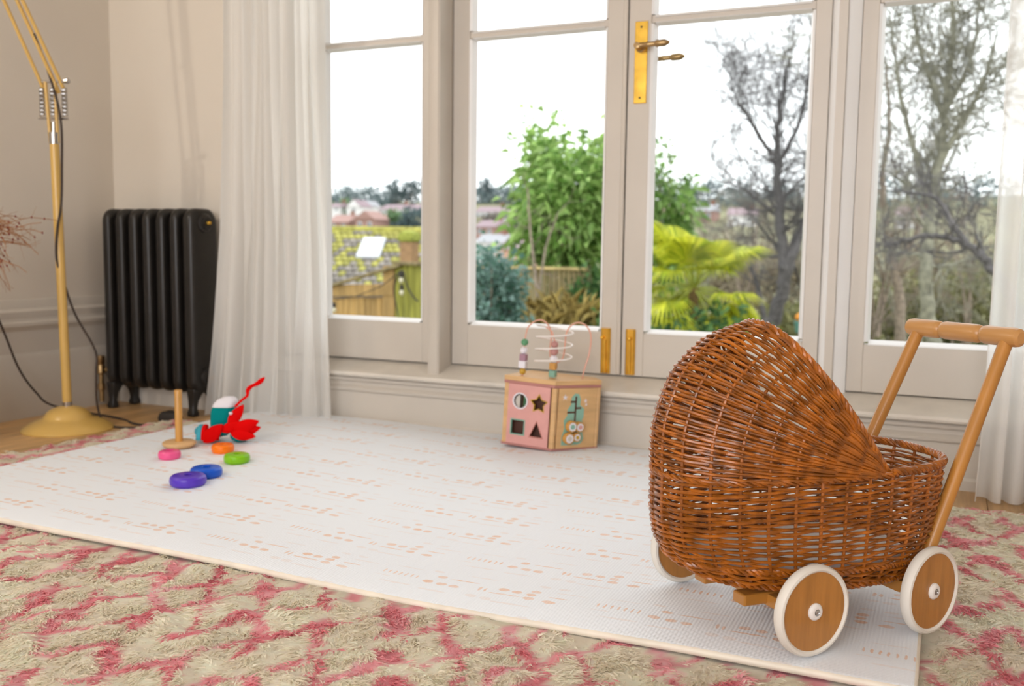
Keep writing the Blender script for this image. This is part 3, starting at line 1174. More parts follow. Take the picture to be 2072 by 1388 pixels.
for s, k in ((-.034, 0), (-.004, 1), (.018, 1)):
    a = j1 + SIDE * (s + (.0 if k == 0 else .018)) - ARM * .12
    MB().tube([a, a + ARM * 2.6 - SIDE * s * .4], .0062, 12).build('arm_bar', M['lamp_yellow'], lamp)
MB().tube([j1 + ARM * .95 - SIDE * .032, j1 + ARM * .95 + SIDE * .02], .0035, 10).build('cross_pin', M['chrome'], lamp)
he = j1 + ARM * 2.48
MB().ball(tuple(he), .018, 16, 10).build('head_joint', M['chrome'], lamp)
hdir = np.array([.35, -.6, -.72])
MB().lathe([(.028, 0), (.045, .03), (.06, .09), (.115, .19), (.112, .19), (.057, .09), (.042, .032), (.026, .003), (.028, 0)], tuple(he + np.array([.0, -.01, -.02])), tuple(hdir), 40).build('shade', M['lamp_yellow'], lamp, angle=60)


def smooth_path(P, n=8):
    P = np.asarray(P, float)
    out = []
    for i in range(len(P) - 1):
        p0, p1, p2, p3 = P[max(i - 1, 0)], P[i], P[i + 1], P[min(i + 2, len(P) - 1)]
        for k in range(n):
            t = k / n
            out.append(.5 * ((2 * p1) + (-p0 + p2) * t + (2 * p0 - 5 * p1 + 4 * p2 - p3) * t * t + (-p0 + 3 * p1 - 3 * p2 + p3) * t ** 3))
    out.append(P[-1])
    return np.array(out)


lo = np.array([LX, LY, 0])
cb = [j1 + ARM * .5 + SIDE * .02, j1 + ARM * .1 + SIDE * .01, j0 + SIDE * .034 + [0, -.012, .05], np.array([.026, -.012, .9]), np.array([.020, -.015, .78]), np.array([.004, -.020, .70]), np.array([-.004, -.020, .60]),
      np.array([.003, .006, .5]), np.array([.022, .03, .40]), np.array([.075, .06, .28]), np.array([.083, .055, .20]), np.array([.064, .07, .10]), np.array([.060, .09, .03]), np.array([.09, .09, .006]), np.array([.20, .1, .006]), np.array([.30, .17, .006]), np.array([.36, .34, .006]), np.array([.42, .42, .006])]
MB().tube(smooth_path(cb), .0042, 8).build('cable', M['cord'], lamp)

def atx(px, py, X):
    d = CF + CR * (px - 1036) / FPX - CU * (py - 694) / FPX
    return EYE + d * ((X - EYE[0]) / d[0])


pc = [atx(-90, 440, XL + .06), atx(-40, 560, XL + .06), atx(8, 672, XL + .06), atx(38, 745, XL + .08), atx(72, 793, XL + .12), atx(112, 822, XL + .2)]
pc = [np.array(p) for p in pc] + [np.array([-2.79, 2.60, .006]), np.array([-2.66, 2.55, .006]), np.array([-2.56, 2.55, .006]), np.array([-2.48, 2.60, .006])]
pc = [np.array([max(p[0], XL + .05), p[1], max(p[2], .006)]) for p in pc]
tag(MB().tube(smooth_path(pc), .0042, 8).build('power_cord', M['cord']), 'dark cord sagging along the left wall and running over the floor boards', 'cord')
ad = empty('cord_switch', (-2.60, 2.67, 0))
MB().loft([[(a * w, b * d, z) for a, b in ((-1, -1), (1, -1), (1, 1), (-1, 1))] for z, w, d in ((0, .04, .022), (.012, .042, .024), (.03, .036, .02), (.036, .028, .014))]).build('casing', M['dark'], ad, bevel=.004)
box('rocker', (-.012, -.008, .034), (.012, .008, .040), M['iron'], ad, bevel=.002)
tag(ad, 'small black switch box on the floor by the radiator foot', 'switch')

# dried seed-head branch reaching in from the left, in a vase just outside the view
br = empty('dried_branch', (-2.93, 2.06, 0))
tag(br, 'dried tan branch with thin twigs and tiny dark red seed heads', 'dried flowers')
bo_ = np.array([-2.93, 2.06, 0])
P0, P1, R0, R1, seeds = [], [], [], [], []
r = np.random.default_rng(12)
stem_top = np.array([-2.86, 2.12, .74]) - bo_
for i in range(60):
    a = np.array([0, 0, .28]) + r.normal(0, .006, 3)
    k = r.uniform(.75, 1.0)
    b = a + (stem_top - a) * k + r.normal(0, .012, 3)
    P0.append(a); P1.append(b); R0.append(.0018); R1.append(.0013)
    d = np.array([.75, .35, .35]) * r.uniform(.3, 1.0) + r.normal(0, .45, 3)
    d /= np.linalg.norm(d)
    ln = r.uniform(.10, .24)
    prev = b
    for s in range(6):
        d = d + np.array([0, 0, -.22]) * r.uniform(.2, 1.2) + r.normal(0, .12, 3)
        d /= np.linalg.norm(d)
        nx_ = prev + d * ln / 6
        P0.append(prev); P1.append(nx_); R0.append(.0013); R1.append(.0010)
        if r.random() < .3: seeds.append(nx_)
        if r.random() < .5:
            e = d + r.normal(0, .6, 3)
            e /= np.linalg.norm(e)
            P0.append(nx_); P1.append(nx_ + e * r.uniform(.02, .06)); R0.append(.0006); R1.append(.0004)
        prev = nx_
new_obj('twigs', segs_mesh('twigs', P0, P1, R0, R1, 4), plain('dried_stem', (.36, .17, .07), .8, 0), br)
sm = MB()
for p in seeds:
    sm.ball(p, (.0032, .0032, .0045), 7, 5)
tag(sm.build('seed_heads', plain('seed_red', (.20, .035, .02), .7, 0), br), kind='stuff')
vs = empty('vase', (-2.93, 2.06, 0))
MB().lathe([(0, 0), (.05, 0), (.075, .03), (.085, .10), (.07, .19), (.035, .25), (.032, .30), (.040, .325), (.036, .325), (.028, .30), (.03, .25), (.06, .18), (.07, .10), (.06, .03), (0, .02)], (0, 0, 0), (0, 0, 1), 32).build('body', plain('stoneware', (.55, .50, .43), .6, .1), vs)
MB().lathe([(.0335, .262), (.0365, .266), (.0335, .270)], (0, 0, 0), (0, 0, 1), 32).build('neck_ring', plain('stoneware', (.55, .5, .43)), vs)
tag(vs, 'stoneware vase holding the dried branch left of the lamp', 'vase')

# ---------------------------------------------------------------- stacking toy
sx_, sy_ = -2.115, 2.205
st = empty('stacking_peg', (sx_, sy_, matz(sx_, sy_)))
tag(st, 'honey pine stacking peg on a round base standing on the play mat', 'toy peg')
MB().lathe([(0, 0), (.036, 0), (.046, .006), (.050, .012), (.049, .017), (.044, .020), (0, .020)], (0, 0, 0), (0, 0, 1), 40).build('base', M['plywood'], st)
MB().lathe([(.0112, .018), (.0112, .176), (.0102, .178), (0, .178)], (0, 0, 0), (0, 0, 1), 24).build('peg', M['pine'], st)
for nm, x, y, d, h, c in (('pink', -2.028, 2.075, .064, .024, (.80, .09, .26)), ('orange', -1.945, 2.205, .067, .026, (.90, .18, .0)), ('green', -1.815, 2.115, .074, .026, (.20, .50, .0)), ('blue', -1.777, 1.949, .085, .027, (.0, .085, .55)), ('purple', -1.755, 1.858, .093, .028, (.085, .032, .46))):
    R_ = d / 2
    prof = [(.0105, .001), (R_ * .86, .0), (R_ * .97, h * .2), (R_, h * .5), (R_ * .96, h * .78), (R_ * .86, h * .94), (R_ * .72, h), (.0115, h), (.0105, h - .001), (.0105, .001)]
    o = MB().lathe(prof, (0, 0, 0), (0, 0, 1), 44).build('stacking_ring', plain('lacquer_' + nm, c, .32, .15, spec=.35), angle=28)
    o.location = (x, y, matz(x, y))
    where = {'pink': 'in front of the pine peg', 'orange': 'beside the soft toy', 'green': 'right of the pine peg', 'blue': 'touching the purple one', 'purple': 'nearest on the mat'}[nm]
    tag(o, nm + ' wooden stacking ring, ' + where, 'toy ring', 'rings of the stacking toy')

# ---------------------------------------------------------------- soft toy
tx, ty = -2.035, 2.35
tz = matz(tx, ty)
toy = empty('crinkle_toy', (tx, ty, tz))
tag(toy, 'teal, white and red fabric baby toy with leaf flaps and a ribbon tail', 'soft toy')
teal, red, wht, sky_b = plain('teal_felt', (.0, .22, .22), .85, 0, spec=.1), plain('red_felt', (.68, .0, .0), .8, 0, spec=.1), plain('white_felt', (.78, .75, .80), .85, 0), plain('sky_felt', (.05, .38, .50), .85, 0)
RD = np.array([.91, .41, 0])      # to the right as seen from the room
FD = np.array([.41, -.91, 0])     # towards the room


def tp(r_, f_, z_):
    return RD * r_ + FD * f_ + np.array([0, 0, z_])


# body block: a puffy wedge, teal sides and a white top
bmb = MB()
cx = tp(-.012, -.015, .075)
rings = []
for k, (z, w, d) in enumerate(((.02, .022, .022), (.03, .030, .03), (.06, .034, .034), (.095, .036, .036), (.113, .032, .032), (.118, .026, .026))):
    rings.append([tp(-.03 + .0 + w * (math.copysign(abs(math.cos(a)) ** .6, math.cos(a))) + (z - .06) * .12, d * math.copysign(abs(math.sin(a)) ** .6, math.sin(a)), z) for a in np.linspace(0, 2 * math.pi, 25)[:-1]])
bmb.loft(rings)
bmb.build('body', teal, toy, angle=60)
wmb = MB()
rings = []
for z, w in ((.112, .0345), (.124, .034), (.134, .028), (.141, .016), (.143, .004)):
    rings.append([tp(-.024 + w * math.copysign(abs(math.cos(a)) ** .6, math.cos(a)) + (z - .11) * .5, w * math.copysign(abs(math.sin(a)) ** .6, math.sin(a)), z) for a in np.linspace(0, 2 * math.pi, 25)[:-1]])
wmb.loft(rings)
wmb.build('cap', wht, toy, angle=60)
MB().ball(tuple(tp(.030, .012, .022)), (.032, .032, .022), 20, 12).build('foot_ball', teal, toy)
MB().ball(tuple(tp(-.098, .0, .030)), (.020, .020, .018), 18, 10).build('foot_ball', sky_b, toy)
for i, (c_, r0) in enumerate(((red, .0), (wht, .022), (red, .040), (sky_b, -.014))):
    a0 = np.linspace(.1, math.pi - .1, 14)
    P = np.array([tp(-.085 + r0 + .005 * math.cos(a), .034 * math.cos(a), .004 + .040 * math.sin(a)) for a in a0])
    MB().tube(P, .0105, 10, flat=.8).build('stripe', c_, toy)


def flap(c, ang, ln, w, f0, bulge=.010, name='leaf_flap', m=red):
    """padded leaf with thickness, in the plane across the view"""
    n = 22
    t = np.linspace(0, 1, n)
    half = w * np.sin(math.pi * t ** .85) ** .8
    d = np.array([math.cos(ang), math.sin(ang)])
    pz = np.array([-d[1], d[0]])
    def ring(sc, fo):
        A = [np.array(c) + d * ln * (.5 + (tt - .5) * sc) + pz * hh * sc for tt, hh in zip(t, half)]
        B = [np.array(c) + d * ln * (.5 + (tt - .5) * sc) - pz * hh * sc for tt, hh in zip(t[1:-1][::-1], half[1:-1][::-1])]
        return [tp(p[0], f0 + fo + .0 * p[1], p[1]) for p in A + B]
    mb = MB().loft([ring(.82, -bulge * .5), ring(1, 0), ring(.96, bulge * .35), ring(.6, bulge * .7)])
    return mb.build(name, m, toy, angle=50)


for c, a, ln, w, f0 in (((.000, .055), .95, .085, .018, .036), ((-.025, .040), .35, .085, .017, .042), ((-.075, .005), .75, .085, .022, .050), ((.020, .045), .35, .085, .020, .046), ((.010, .035), -.12, .08, .018, .050), ((.012, .03), .25, .095, .019, .040)):
    flap(c, a, ln, w, f0)
for c, a, ln, w, f0 in (((.045, .035), .3, .055, .010, .030),):
    flap(c, a, ln, w, f0, name='lining', m=wht)
rb = smooth_path([tp(.020, .03, .115), tp(.040, .03, .135), tp(.058, .028, .150), tp(.060, .026, .168), tp(.072, .026, .180), tp(.092, .024, .190), tp(.112, .022, .208)])
MB().tube(rb, np.interp(np.linspace(0, 1, len(rb)), [0, .3, .55, .7, .9, 1], [.004, .004, .007, .005, .008, .002]), 8, flat=.5).build('ribbon_tail', red, toy)
box('seam_tag', tuple(tp(.012, .052, .098) - .003), tuple(tp(.012, .052, .098) + .004), wht, toy)

# ---------------------------------------------------------------- activity box
cz = matz(-1.09, 2.75) - .002
cube = empty('activity_box', (-1.088, 2.712, cz))
cube.rotation_euler = (Matrix.Rotation(math.radians(2.8), 3, Vector((CF[0], CF[1], 0)).normalized())).to_euler()
tag(cube, 'wooden activity box with shape holes and a bead maze on top', 'activity toy')
CH = .218
LPT, MPT, RPT, BR, BL_ = np.array([-.166, -.008]), np.array([0., 0.]), np.array([.098, .118]), np.array([.060, .165]), np.array([-.150, .162])
MPT = np.array([.0, -.012])
polyc = [LPT, MPT, RPT, BR, BL_]
rose, ply, pnk = M['rose_trim'], M['plywood'], M['toy_pink']


def slab(name, z0, z1, grow, m):
    c = np.mean(polyc, 0)
    pts = [c + (p - c) * (1 + grow) for p in polyc]
    MB().loft([[(p[0], p[1], z) for p in pts] for z in (z0, z1)]).build(name, m, cube, smooth=False, bevel=.0015)


slab('bottom_board', .004, .012, .05, rose)
slab('top_board', CH - .018, CH - .009, .05, rose)
slab('lid', CH - .009, CH + .006, .05, ply)
for p in polyc:
    c = np.mean(polyc, 0)
    q = c + (p - c) * .97
    MB().loft([[(q[0] + .010 * math.cos(a), q[1] + .010 * math.sin(a), z) for a in np.linspace(0, 6.283, 9)[:-1]] for z in (.012, CH - .018)]).build('corner_post', ply, cube)


def face_frame(a, b):
    d = (b - a)
    w = np.linalg.norm(d)
    d = d / w
    n = np.array([d[1], -d[0]])
    return lambda s, z, o=0.: (a[0] + d[0] * s + n[0] * o, a[1] + d[1] * s + n[1] * o, z), w


def holed(name, outer, holes, th, fr, m, o=0., parent=None):
    bm = bmesh.new()
    edges = []
    for loop in [outer] + holes:
        vs_ = [bm.verts.new(fr(s, z, o)) for s, z in loop]
        for i in range(len(vs_)):
            edges.append(bm.edges.new((vs_[i], vs_[(i + 1) % len(vs_)])))
    bmesh.ops.triangle_fill(bm, edges=edges, use_beauty=True)
    bmesh.ops.recalc_face_normals(bm, faces=bm.faces)
    me = bpy.data.meshes.new(name)
    bm.to_mesh(me)
    bm.free()
    ob = new_obj(name, me, m, parent or cube)
    sd = ob.modifiers.new('thickness', 'SOLIDIFY')
    sd.thickness, sd.offset = th, 0
    return ob


def circ(cx, cz_, r_, n=28):
    return [(cx + r_ * math.cos(a), cz_ + r_ * math.sin(a)) for a in np.linspace(0, 2 * math.pi, n + 1)[:-1]]


def star(cx, cz_, r_, k=.55):
    return [(cx + (r_ if i % 2 == 0 else r_ * k) * math.cos(math.pi / 2 + i * math.pi / 5), cz_ + (r_ if i % 2 == 0 else r_ * k) * math.sin(math.pi / 2 + i * math.pi / 5)) for i in range(10)]


def sq(cx, cz_, h):
    return [(cx - h, cz_ - h), (cx + h, cz_ - h), (cx + h, cz_ + h), (cx - h, cz_ + h)]


def tri(cx, cz_, h):
    return [(cx - h * .95, cz_ - h), (cx + h * .95, cz_ - h), (cx, cz_ + h * 1.1)]


frL, wL = face_frame(LPT, MPT)
frR, wR = face_frame(MPT, RPT)
mrg = .012
shapes = [(circ, .054, .148, .026, 'white_felt'), (star, .118, .146, .032, 'ochre'), (sq, .050, .065, .025, 'sage'), (tri, .114, .064, .026, 'toy_rim')]
plain('ochre', (.56, .33, .03), .5, 0); plain('sage', (.22, .42, .33), .5, 0); plain('toy_rim', (.55, .22, .18), .5, 0)
# moved outward so the panel is the outermost skin
holed('shape_panel', [(mrg, .012), (wL - mrg, .012), (wL - mrg, CH - .018), (mrg, CH - .018)], [f_(a, b, c) for f_, a, b, c, _ in shapes], .006, frL, pnk, .004)
for f_, a, b, c, m_ in shapes:
    holed('hole_rim', f_(a, b, c), [f_(a, b, c * .86)], .008, frL, M[m_], .0045)
MB().loft([[frL(.06 + .016 * math.cos(t), .146 + .02 * math.sin(t), o) for t in np.linspace(-1.5, 1.5, 12)] for o in (-.012, -.002)]).build('half_disc', plain('forest', (.03, .12, .045), .5, 0), cube)
MB().loft([[frL(.05 + .016 * math.cos(t), .146 + .02 * math.sin(t), o) for t in np.linspace(1.64, 4.64, 12)] for o in (-.012, -.002)]).build('half_disc', plain('linen', (.6, .55, .48), .6, 0), cube)
inn = [np.mean(polyc, 0) + (p - np.mean(polyc, 0)) * .9 for p in polyc]
MB().loft([[(p[0], p[1], z) for p in inn] for z in (.013, .02)]).build('inner_floor', plain('walnut', (.09, .03, .016), .6, 0), cube, smooth=False)
MB().loft([[(p[0] * .9, p[1] + .02, z) for p in (LPT, LPT + [0, .004], MPT + [0, .004], MPT)] for z in (.02, CH - .02)]).build('divider', M['walnut'], cube, smooth=False)
# right face: plywood with a teal tree, slots and sliding discs
holed('slider_panel', [(mrg, .012), (wR - mrg, .012), (wR - mrg, CH - .018), (mrg, CH - .018)], [], .006, frR, ply, .004)
treep = [(.030, .022), (.030, .05), (.038, .075), (.034, .10), (.046, .115), (.046, .135), (.058, .15), (.058, .172), (.070, .184), (.084, .182), (.092, .165), (.090, .148), (.106, .135), (.106, .11), (.100, .098), (.110, .08), (.104, .06), (.110, .042), (.104, .028), (.09, .022)]
holed('tree_print', treep, [], .0012, frR, plain('mint', (.26, .48, .38), .55, 0), .0075)
dk = M['walnut']
for s0, z0, s1, z1 in ((.074, .040, .074, .172), (.058, .158, .074, .158), (.074, .138, .092, .138), (.048, .125, .074, .125), (.074, .092, .090, .092), (.074, .050, .092, .050)):
    hw = .0028
    a_, b_ = (min(s0, s1) - hw, min(z0, z1) - hw), (max(s0, s1) + hw, max(z0, z1) + hw)
    holed('slot', [a_, (b_[0], a_[1]), b_, (a_[0], b_[1])], [], .0012, frR, dk, .0084)
for s_, z_, r_, cc in ((.058, .082, .0185, 'mint'), (.086, .080, .0165, 'toy_pink'), (.050, .045, .0185, 'linen'), (.078, .048, .0145, 'ochre')):
    n3 = np.array(frR(0, 0, 1)) - np.array(frR(0, 0, 0))
    kb = MB().lathe([(0, 0), (r_, 0), (r_, .012), (r_ * .93, .014), (0, .014)], frR(s_, z_, .010), tuple(n3), 26).build('sliding_disc', M['pine'], cube)
    MB().lathe([(0, 0), (r_ * .72, 0), (r_ * .72, .0008), (0, .0008)], frR(s_, z_, .0242), tuple(n3), 22).build('disc_print', M['white_felt'], kb)
    MB().lathe([(0, 0), (r_ * .42, 0), (r_ * .42, .0008), (0, .0008)], frR(s_, z_, .0251), tuple(n3), 18).build('disc_motif', M[cc], kb)
for s_, z_, r_ in ((.034, .172, .011), (.110, .160, .008), (.113, .148, .006)):
    holed('snowflake_print', star(s_, z_, r_, .3), [], .0010, frR, M['white_felt'], .0075)
# bead maze
ztop = CH + .006
roset, cream = plain('rose_wire', (.72, .36, .26), .4, .2), plain('white_wire', (.82, .76, .72), .4, .2)
E1 = np.array([.93, .36, 0])
E2 = np.array([-.36, .93, 0])
bc = np.array([-.018, .060, 0])


def bp_(a, b, z): return bc + E1 * a + E2 * b + np.array([0, 0, ztop + z])


w1p = [bp_(-.115, -.01, 0), bp_(-.115, -.01, .05), bp_(-.112, -.01, .13), bp_(-.100, -.005, .162), bp_(-.072, 0, .178), bp_(-.046, .005, .165), bp_(-.033, .01, .135), bp_(-.034, .01, .09), bp_(-.030, .01, .06), bp_(-.010, .01, .048), bp_(.008, .012, .062), bp_(.012, .014, .10), bp_(.014, .015, .14), bp_(.028, .016, .166), bp_(.052, .016, .176), bp_(.078, .016, .165), bp_(.092, .014, .135), bp_(.090, .012, .08), bp_(.078, .01, .03), bp_(.074, .01, 0)]
MB().tube(smooth_path(w1p), .0024, 8).build('wire_arch', roset, cube)
sp_ = [bp_(-.062 + 0 * k, 0, 0) for k in range(1)]
tt = np.linspace(0, 3.0, 80)
P = [bp_(-.022 + .058 * math.cos(2 * math.pi * t + math.pi), .045 * math.sin(2 * math.pi * t + math.pi), .048 + t * .038) for t in tt]
MB().tube(np.array(P), .0026, 8).build('wire_spiral', cream, cube)
MB().tube(np.array([bp_(-.020, -.02, 0), bp_(-.020, -.02, .06), bp_(-.020, -.02, .115), bp_(-.03, -.02, .145), bp_(-.05, -.01, .158)]), .0024, 8).build('wire_stem', roset, cube)
for a, b, z, r_, k, c in ((-.115, -.01, .014, .0105, 'ball', 'ochre'), (-.115, -.01, .036, .0125, 'cube', 'white_felt'), (-.115, -.01, .058, .0115, 'cube', 'mauve'), (-.115, -.01, .080, .0115, 'ball', 'white_felt'), (-.114, -.01, .106, .0115, 'ball', 'grass_bead'),
                          (-.020, -.02, .014, .0115, 'cube', 'sage'), (-.020, -.02, .038, .0115, 'cube', 'pine'), (-.020, -.02, .060, .0125, 'ball', 'white_felt'), (-.020, -.02, .084, .0130, 'ball', 'rose_bead'), (-.020, -.02, .106, .0115, 'ball', 'rose_bead')):
    plain('mauve', (.36, .20, .26), .5, 0); plain('grass_bead', (.10, .30, .15), .5, 0); plain('rose_bead', (.50, .24, .22), .5, 0)
    p = bp_(a, b, z)
    if k == 'ball':
        MB().ball(tuple(p), r_, 16, 10).build('bead', M[c], cube)
    else:
        box('bead', tuple(p - r_ * .92), tuple(p + r_ * .92), M[c], cube, bevel=.002)

# ================================================================ the garden and the town outside
def ground_z(x, y):
    return np.interp(y, [3.2, 6, 12, 30, 70, 110, 130, 150, 200, 240, 330, 420], [-.45, -.6, -.95, -3.2, -7.5, -3.2, .2, 3.0, 10.0, 13.2, 15, 15]) + .25 * np.sin(x * .11) * np.clip((y - 15) / 60, 0, 1)


gxs = np.concatenate([np.linspace(-330, -20, 70), np.linspace(-19, 14, 60), np.linspace(15, 160, 30)])
gys = np.concatenate([np.linspace(3.17, 20, 40), np.linspace(22, 420, 90)])
GX, GY = np.meshgrid(gxs, gys)
ii = np.arange(GX.size).reshape(GX.shape)
gme = raw_mesh('garden_ground', np.stack([GX, GY, ground_z(GX, GY)], -1).reshape(-1, 3), np.stack([ii[:-1, :-1], ii[:-1, 1:], ii[1:, 1:], ii[1:, :-1]], -1).reshape(-1, 4), smooth=True)
M['turf'] = mat('rough_turf', (.20, .19, .10), .95, .5, .9)
tag(new_obj('garden_ground', gme, M['turf']), kind='structure')


def gz_at(p):
    return float(ground_z(np.array(p[0]), np.array(p[1])))


M['leaf'] = tint_mat('leaf_tint', .5, .35, .35)
M['bark'] = mat('dark_bark', (.11, .10, .10), .9, .4, 20, bump=.3, bscale=30)
M['bark_brown'] = mat('brown_bark', (.28, .22, .17), .9, .4, 20, bump=.3, bscale=30)
M['bark_moss'] = mat('mossy_bark', (.25, .24, .18), .9, .45, 14, bump=.3, bscale=30)


def shades(n, c0, c1, r):
    k = r.random((n, 1))
    return np.clip((np.array(c0) * (1 - k) + np.array(c1) * k) * r.uniform(.75, 1.25, (n, 1)), 0, .95)


def bush(name, label, cat, c, rad, n, L, Wd, c0, c1, seed, stems=7, up=.4, group=None, clumps=26, bark='bark_brown', droop=.15):
    """leafy shrub or tree: stems from the ground, leaves gathered in clumps"""
    r = np.random.default_rng(seed)
    g = gz_at(c)
    root = empty(name, (c[0], c[1], g))
    tag(root, label, cat, group)
    ctr = np.array([0, 0, c[2] - g])
    d = r.normal(size=(clumps, 3))
    d /= np.linalg.norm(d, axis=1)[:, None]
    cl = ctr + d * np.array(rad) * r.uniform(.35, .92, (clumps, 1))
    w = r.integers(0, clumps, n)
    P = cl[w] + r.normal(size=(n, 3)) * np.array(rad) * (.9 / clumps ** .42)
    D = (P - ctr) / np.array(rad) + r.normal(0, .7, (n, 3)) + np.array([0, 0, up])
    me = leaf_mesh('foliage', P, D, L * r.uniform(.6, 1.3, n), Wd * r.uniform(.7, 1.3, n), shades(n, c0, c1, r), droop)
    tag(new_obj('foliage', me, M['leaf'], root), kind='stuff')
    P0, P1, R0, R1 = [], [], [], []
    rs = max(rad) * .022
    for i in range(stems):
        a = np.array([r.normal(0, rad[0] * .08), r.normal(0, rad[1] * .08), 0])
        b = cl[i % clumps]
        m_ = (a + b) / 2 + r.normal(0, .06, 3) * max(rad)
        m_[2] = b[2] * .5
        for p, q, u, v_ in ((a, m_, 1, .75), (m_, b, .75, .35)):
            P0.append(p); P1.append(q); R0.append(rs * u); R1.append(rs * v_)
    new_obj('stems', segs_mesh('stems', P0, P1, R0, R1, 6), M[bark], root)
    return root


def grow(P, D, ln, rad, level, r, S, spread, up, kids):
    """recursive bare branch; S collects (p0, p1, r0, r1)"""
    n = 4 if level > 0 else 3
    p, d, q = P, D, rad
    for i in range(n):
        d = d + r.normal(0, .16, 3) + np.array([0, 0, up])
        d /= np.linalg.norm(d)
        e = p + d * ln / n
        q2 = q * .84
        S.append((p, e, q, q2))
        if level > 0:
            for _ in range(kids[level - 1]):
                if r.random() < .8:
                    s = d + r.normal(0, spread, 3)
                    s /= np.linalg.norm(s)
                    grow(e, s, ln * r.uniform(.5, .78), q2 * r.uniform(.45, .65), level - 1, r, S, spread, up, kids)
        p, q = e, q2


def bare_tree(name, label, paths, seed, bark, levels=3, ln=1.1, spread=.75, up=.05, kids=(1, 1, 2), every=1, cat='tree', group=None, start=.3, tw_min=.0037):
    """paths: list of (points, r0, r1): trunk and main limbs given as polylines, twigs grown on them"""
    r = np.random.default_rng(seed)
    b0 = np.array(paths[0][0][0])
    g = gz_at(b0)
    root = empty(name, (b0[0], b0[1], g))
    tag(root, label, cat, group)
    o = np.array([b0[0], b0[1], g])
    tr = MB()
    S = []
    for pts, ra, rb_ in paths:
        P = smooth_path(np.array(pts) - o, 6)
        rr_ = np.linspace(ra, rb_, len(P))
        tr.tube(P + r.normal(0, ra * .12, P.shape), rr_, 8)
        for k in range(int(len(P) * start), len(P), every):
            d = P[min(k + 1, len(P) - 1)] - P[max(k - 1, 0)]
            d = d / (np.linalg.norm(d) + 1e-9)
            s = d * .7 + r.normal(0, spread, 3)
            s /= np.linalg.norm(s)
            grow(P[k], s, ln * r.uniform(.6, 1.1), rr_[k] * .42, levels, r, S, spread, up, kids)
    tr.build('trunk', M[bark], root, angle=70)
    A = np.array([s[0] for s in S]); B = np.array([s[1] for s in S])
    R0 = np.maximum([s[2] for s in S], tw_min); R1 = np.maximum([s[3] for s in S], tw_min * .8)
    me = segs_mesh('branches', A, B, R0, R1, 3)
    tag(new_obj('branches', me, M[bark], root), kind='stuff')
    return root


# ---- shrubs and trees near the house
p = at(1000, 600, 8.2)
bush('eucalyptus_shrub', 'blue-green round-leaved shrub before the slatted fence', 'shrub', p, (.27, .3, .5), 2200, .075, .026, (.06, .15, .10), (.24, .36, .33), 41, clumps=40)
p = at(1150, 430, 13)
bush('evergreen_tree', 'tall leafy green tree rising above the slatted fence', 'tree', p, (.80, .8, 1.30), 4200, .22, .040, (.12, .26, .04), (.48, .66, .22), 42, stems=12, clumps=46, droop=.5)
p = at(1345, 440, 14.5)
bush('evergreen_tree', 'smaller green tree behind the palm, seen left in the right door', 'tree', p, (.45, .6, .95), 1500, .18, .034, (.10, .24, .04), (.40, .58, .18), 43, stems=7, clumps=18, droop=.5)
p = at(1190, 640, 12)
bush('green_shrub', 'low dark green shrub at the end of the slatted fence', 'shrub', p, (.35, .5, .55), 1700, .12, .03, (.03, .09, .03), (.12, .24, .07), 44)
p = at(1360, 700, 9.5)
bush('green_shrub', 'dark green shrub growing under the palm', 'shrub', p, (.75, .5, .36), 2800, .10, .030, (.025, .075, .03), (.13, .25, .08), 45)
p = at(1480, 690, 11)
bush('green_shrub', 'mixed green and ochre shrub beside the leaning dark trunk', 'shrub', p, (.55, .5, .35), 1800, .10, .026, (.06, .11, .03), (.36, .33, .07), 46)

# bare stems rising before the evergreen tree
bare_tree('bare_shrub', 'thin bare shrub with upright stems before the green tree', [([at(1088, 600, 11.5), at(1080, 530, 11.5), at(1072, 450, 11.5), at(1068, 380, 11.5)], .028, .010), ([at(1090, 590, 11.5), at(1105, 500, 11.6), at(1130, 430, 11.6)], .020, .008)], 51, 'bark_brown', 1, .35, .6, .05, (1,), every=3, cat='shrub')

# ochre grasses
r = np.random.default_rng(61)
gp = at(1140, 655, 9.6)
g0 = gz_at(gp)
gr = empty('grass_clump', (gp[0], gp[1], g0))
tag(gr, 'tall dry ochre grass clump before the slatted fence', 'grass')
n = 620
hb_ = gp[2] - g0 + .42
base = np.column_stack([r.normal(0, .22, n), r.normal(0, .18, n), r.uniform(0, hb_ * .7, n)])
D = np.column_stack([r.normal(0, .42, n), r.normal(0, .42, n), np.ones(n)])
tag(new_obj('blades', leaf_mesh('blades', base, D, r.uniform(.3, .6, n), .011, shades(n, (.25, .17, .045), (.58, .45, .16), r), .35), M['leaf'], gr), kind='stuff')

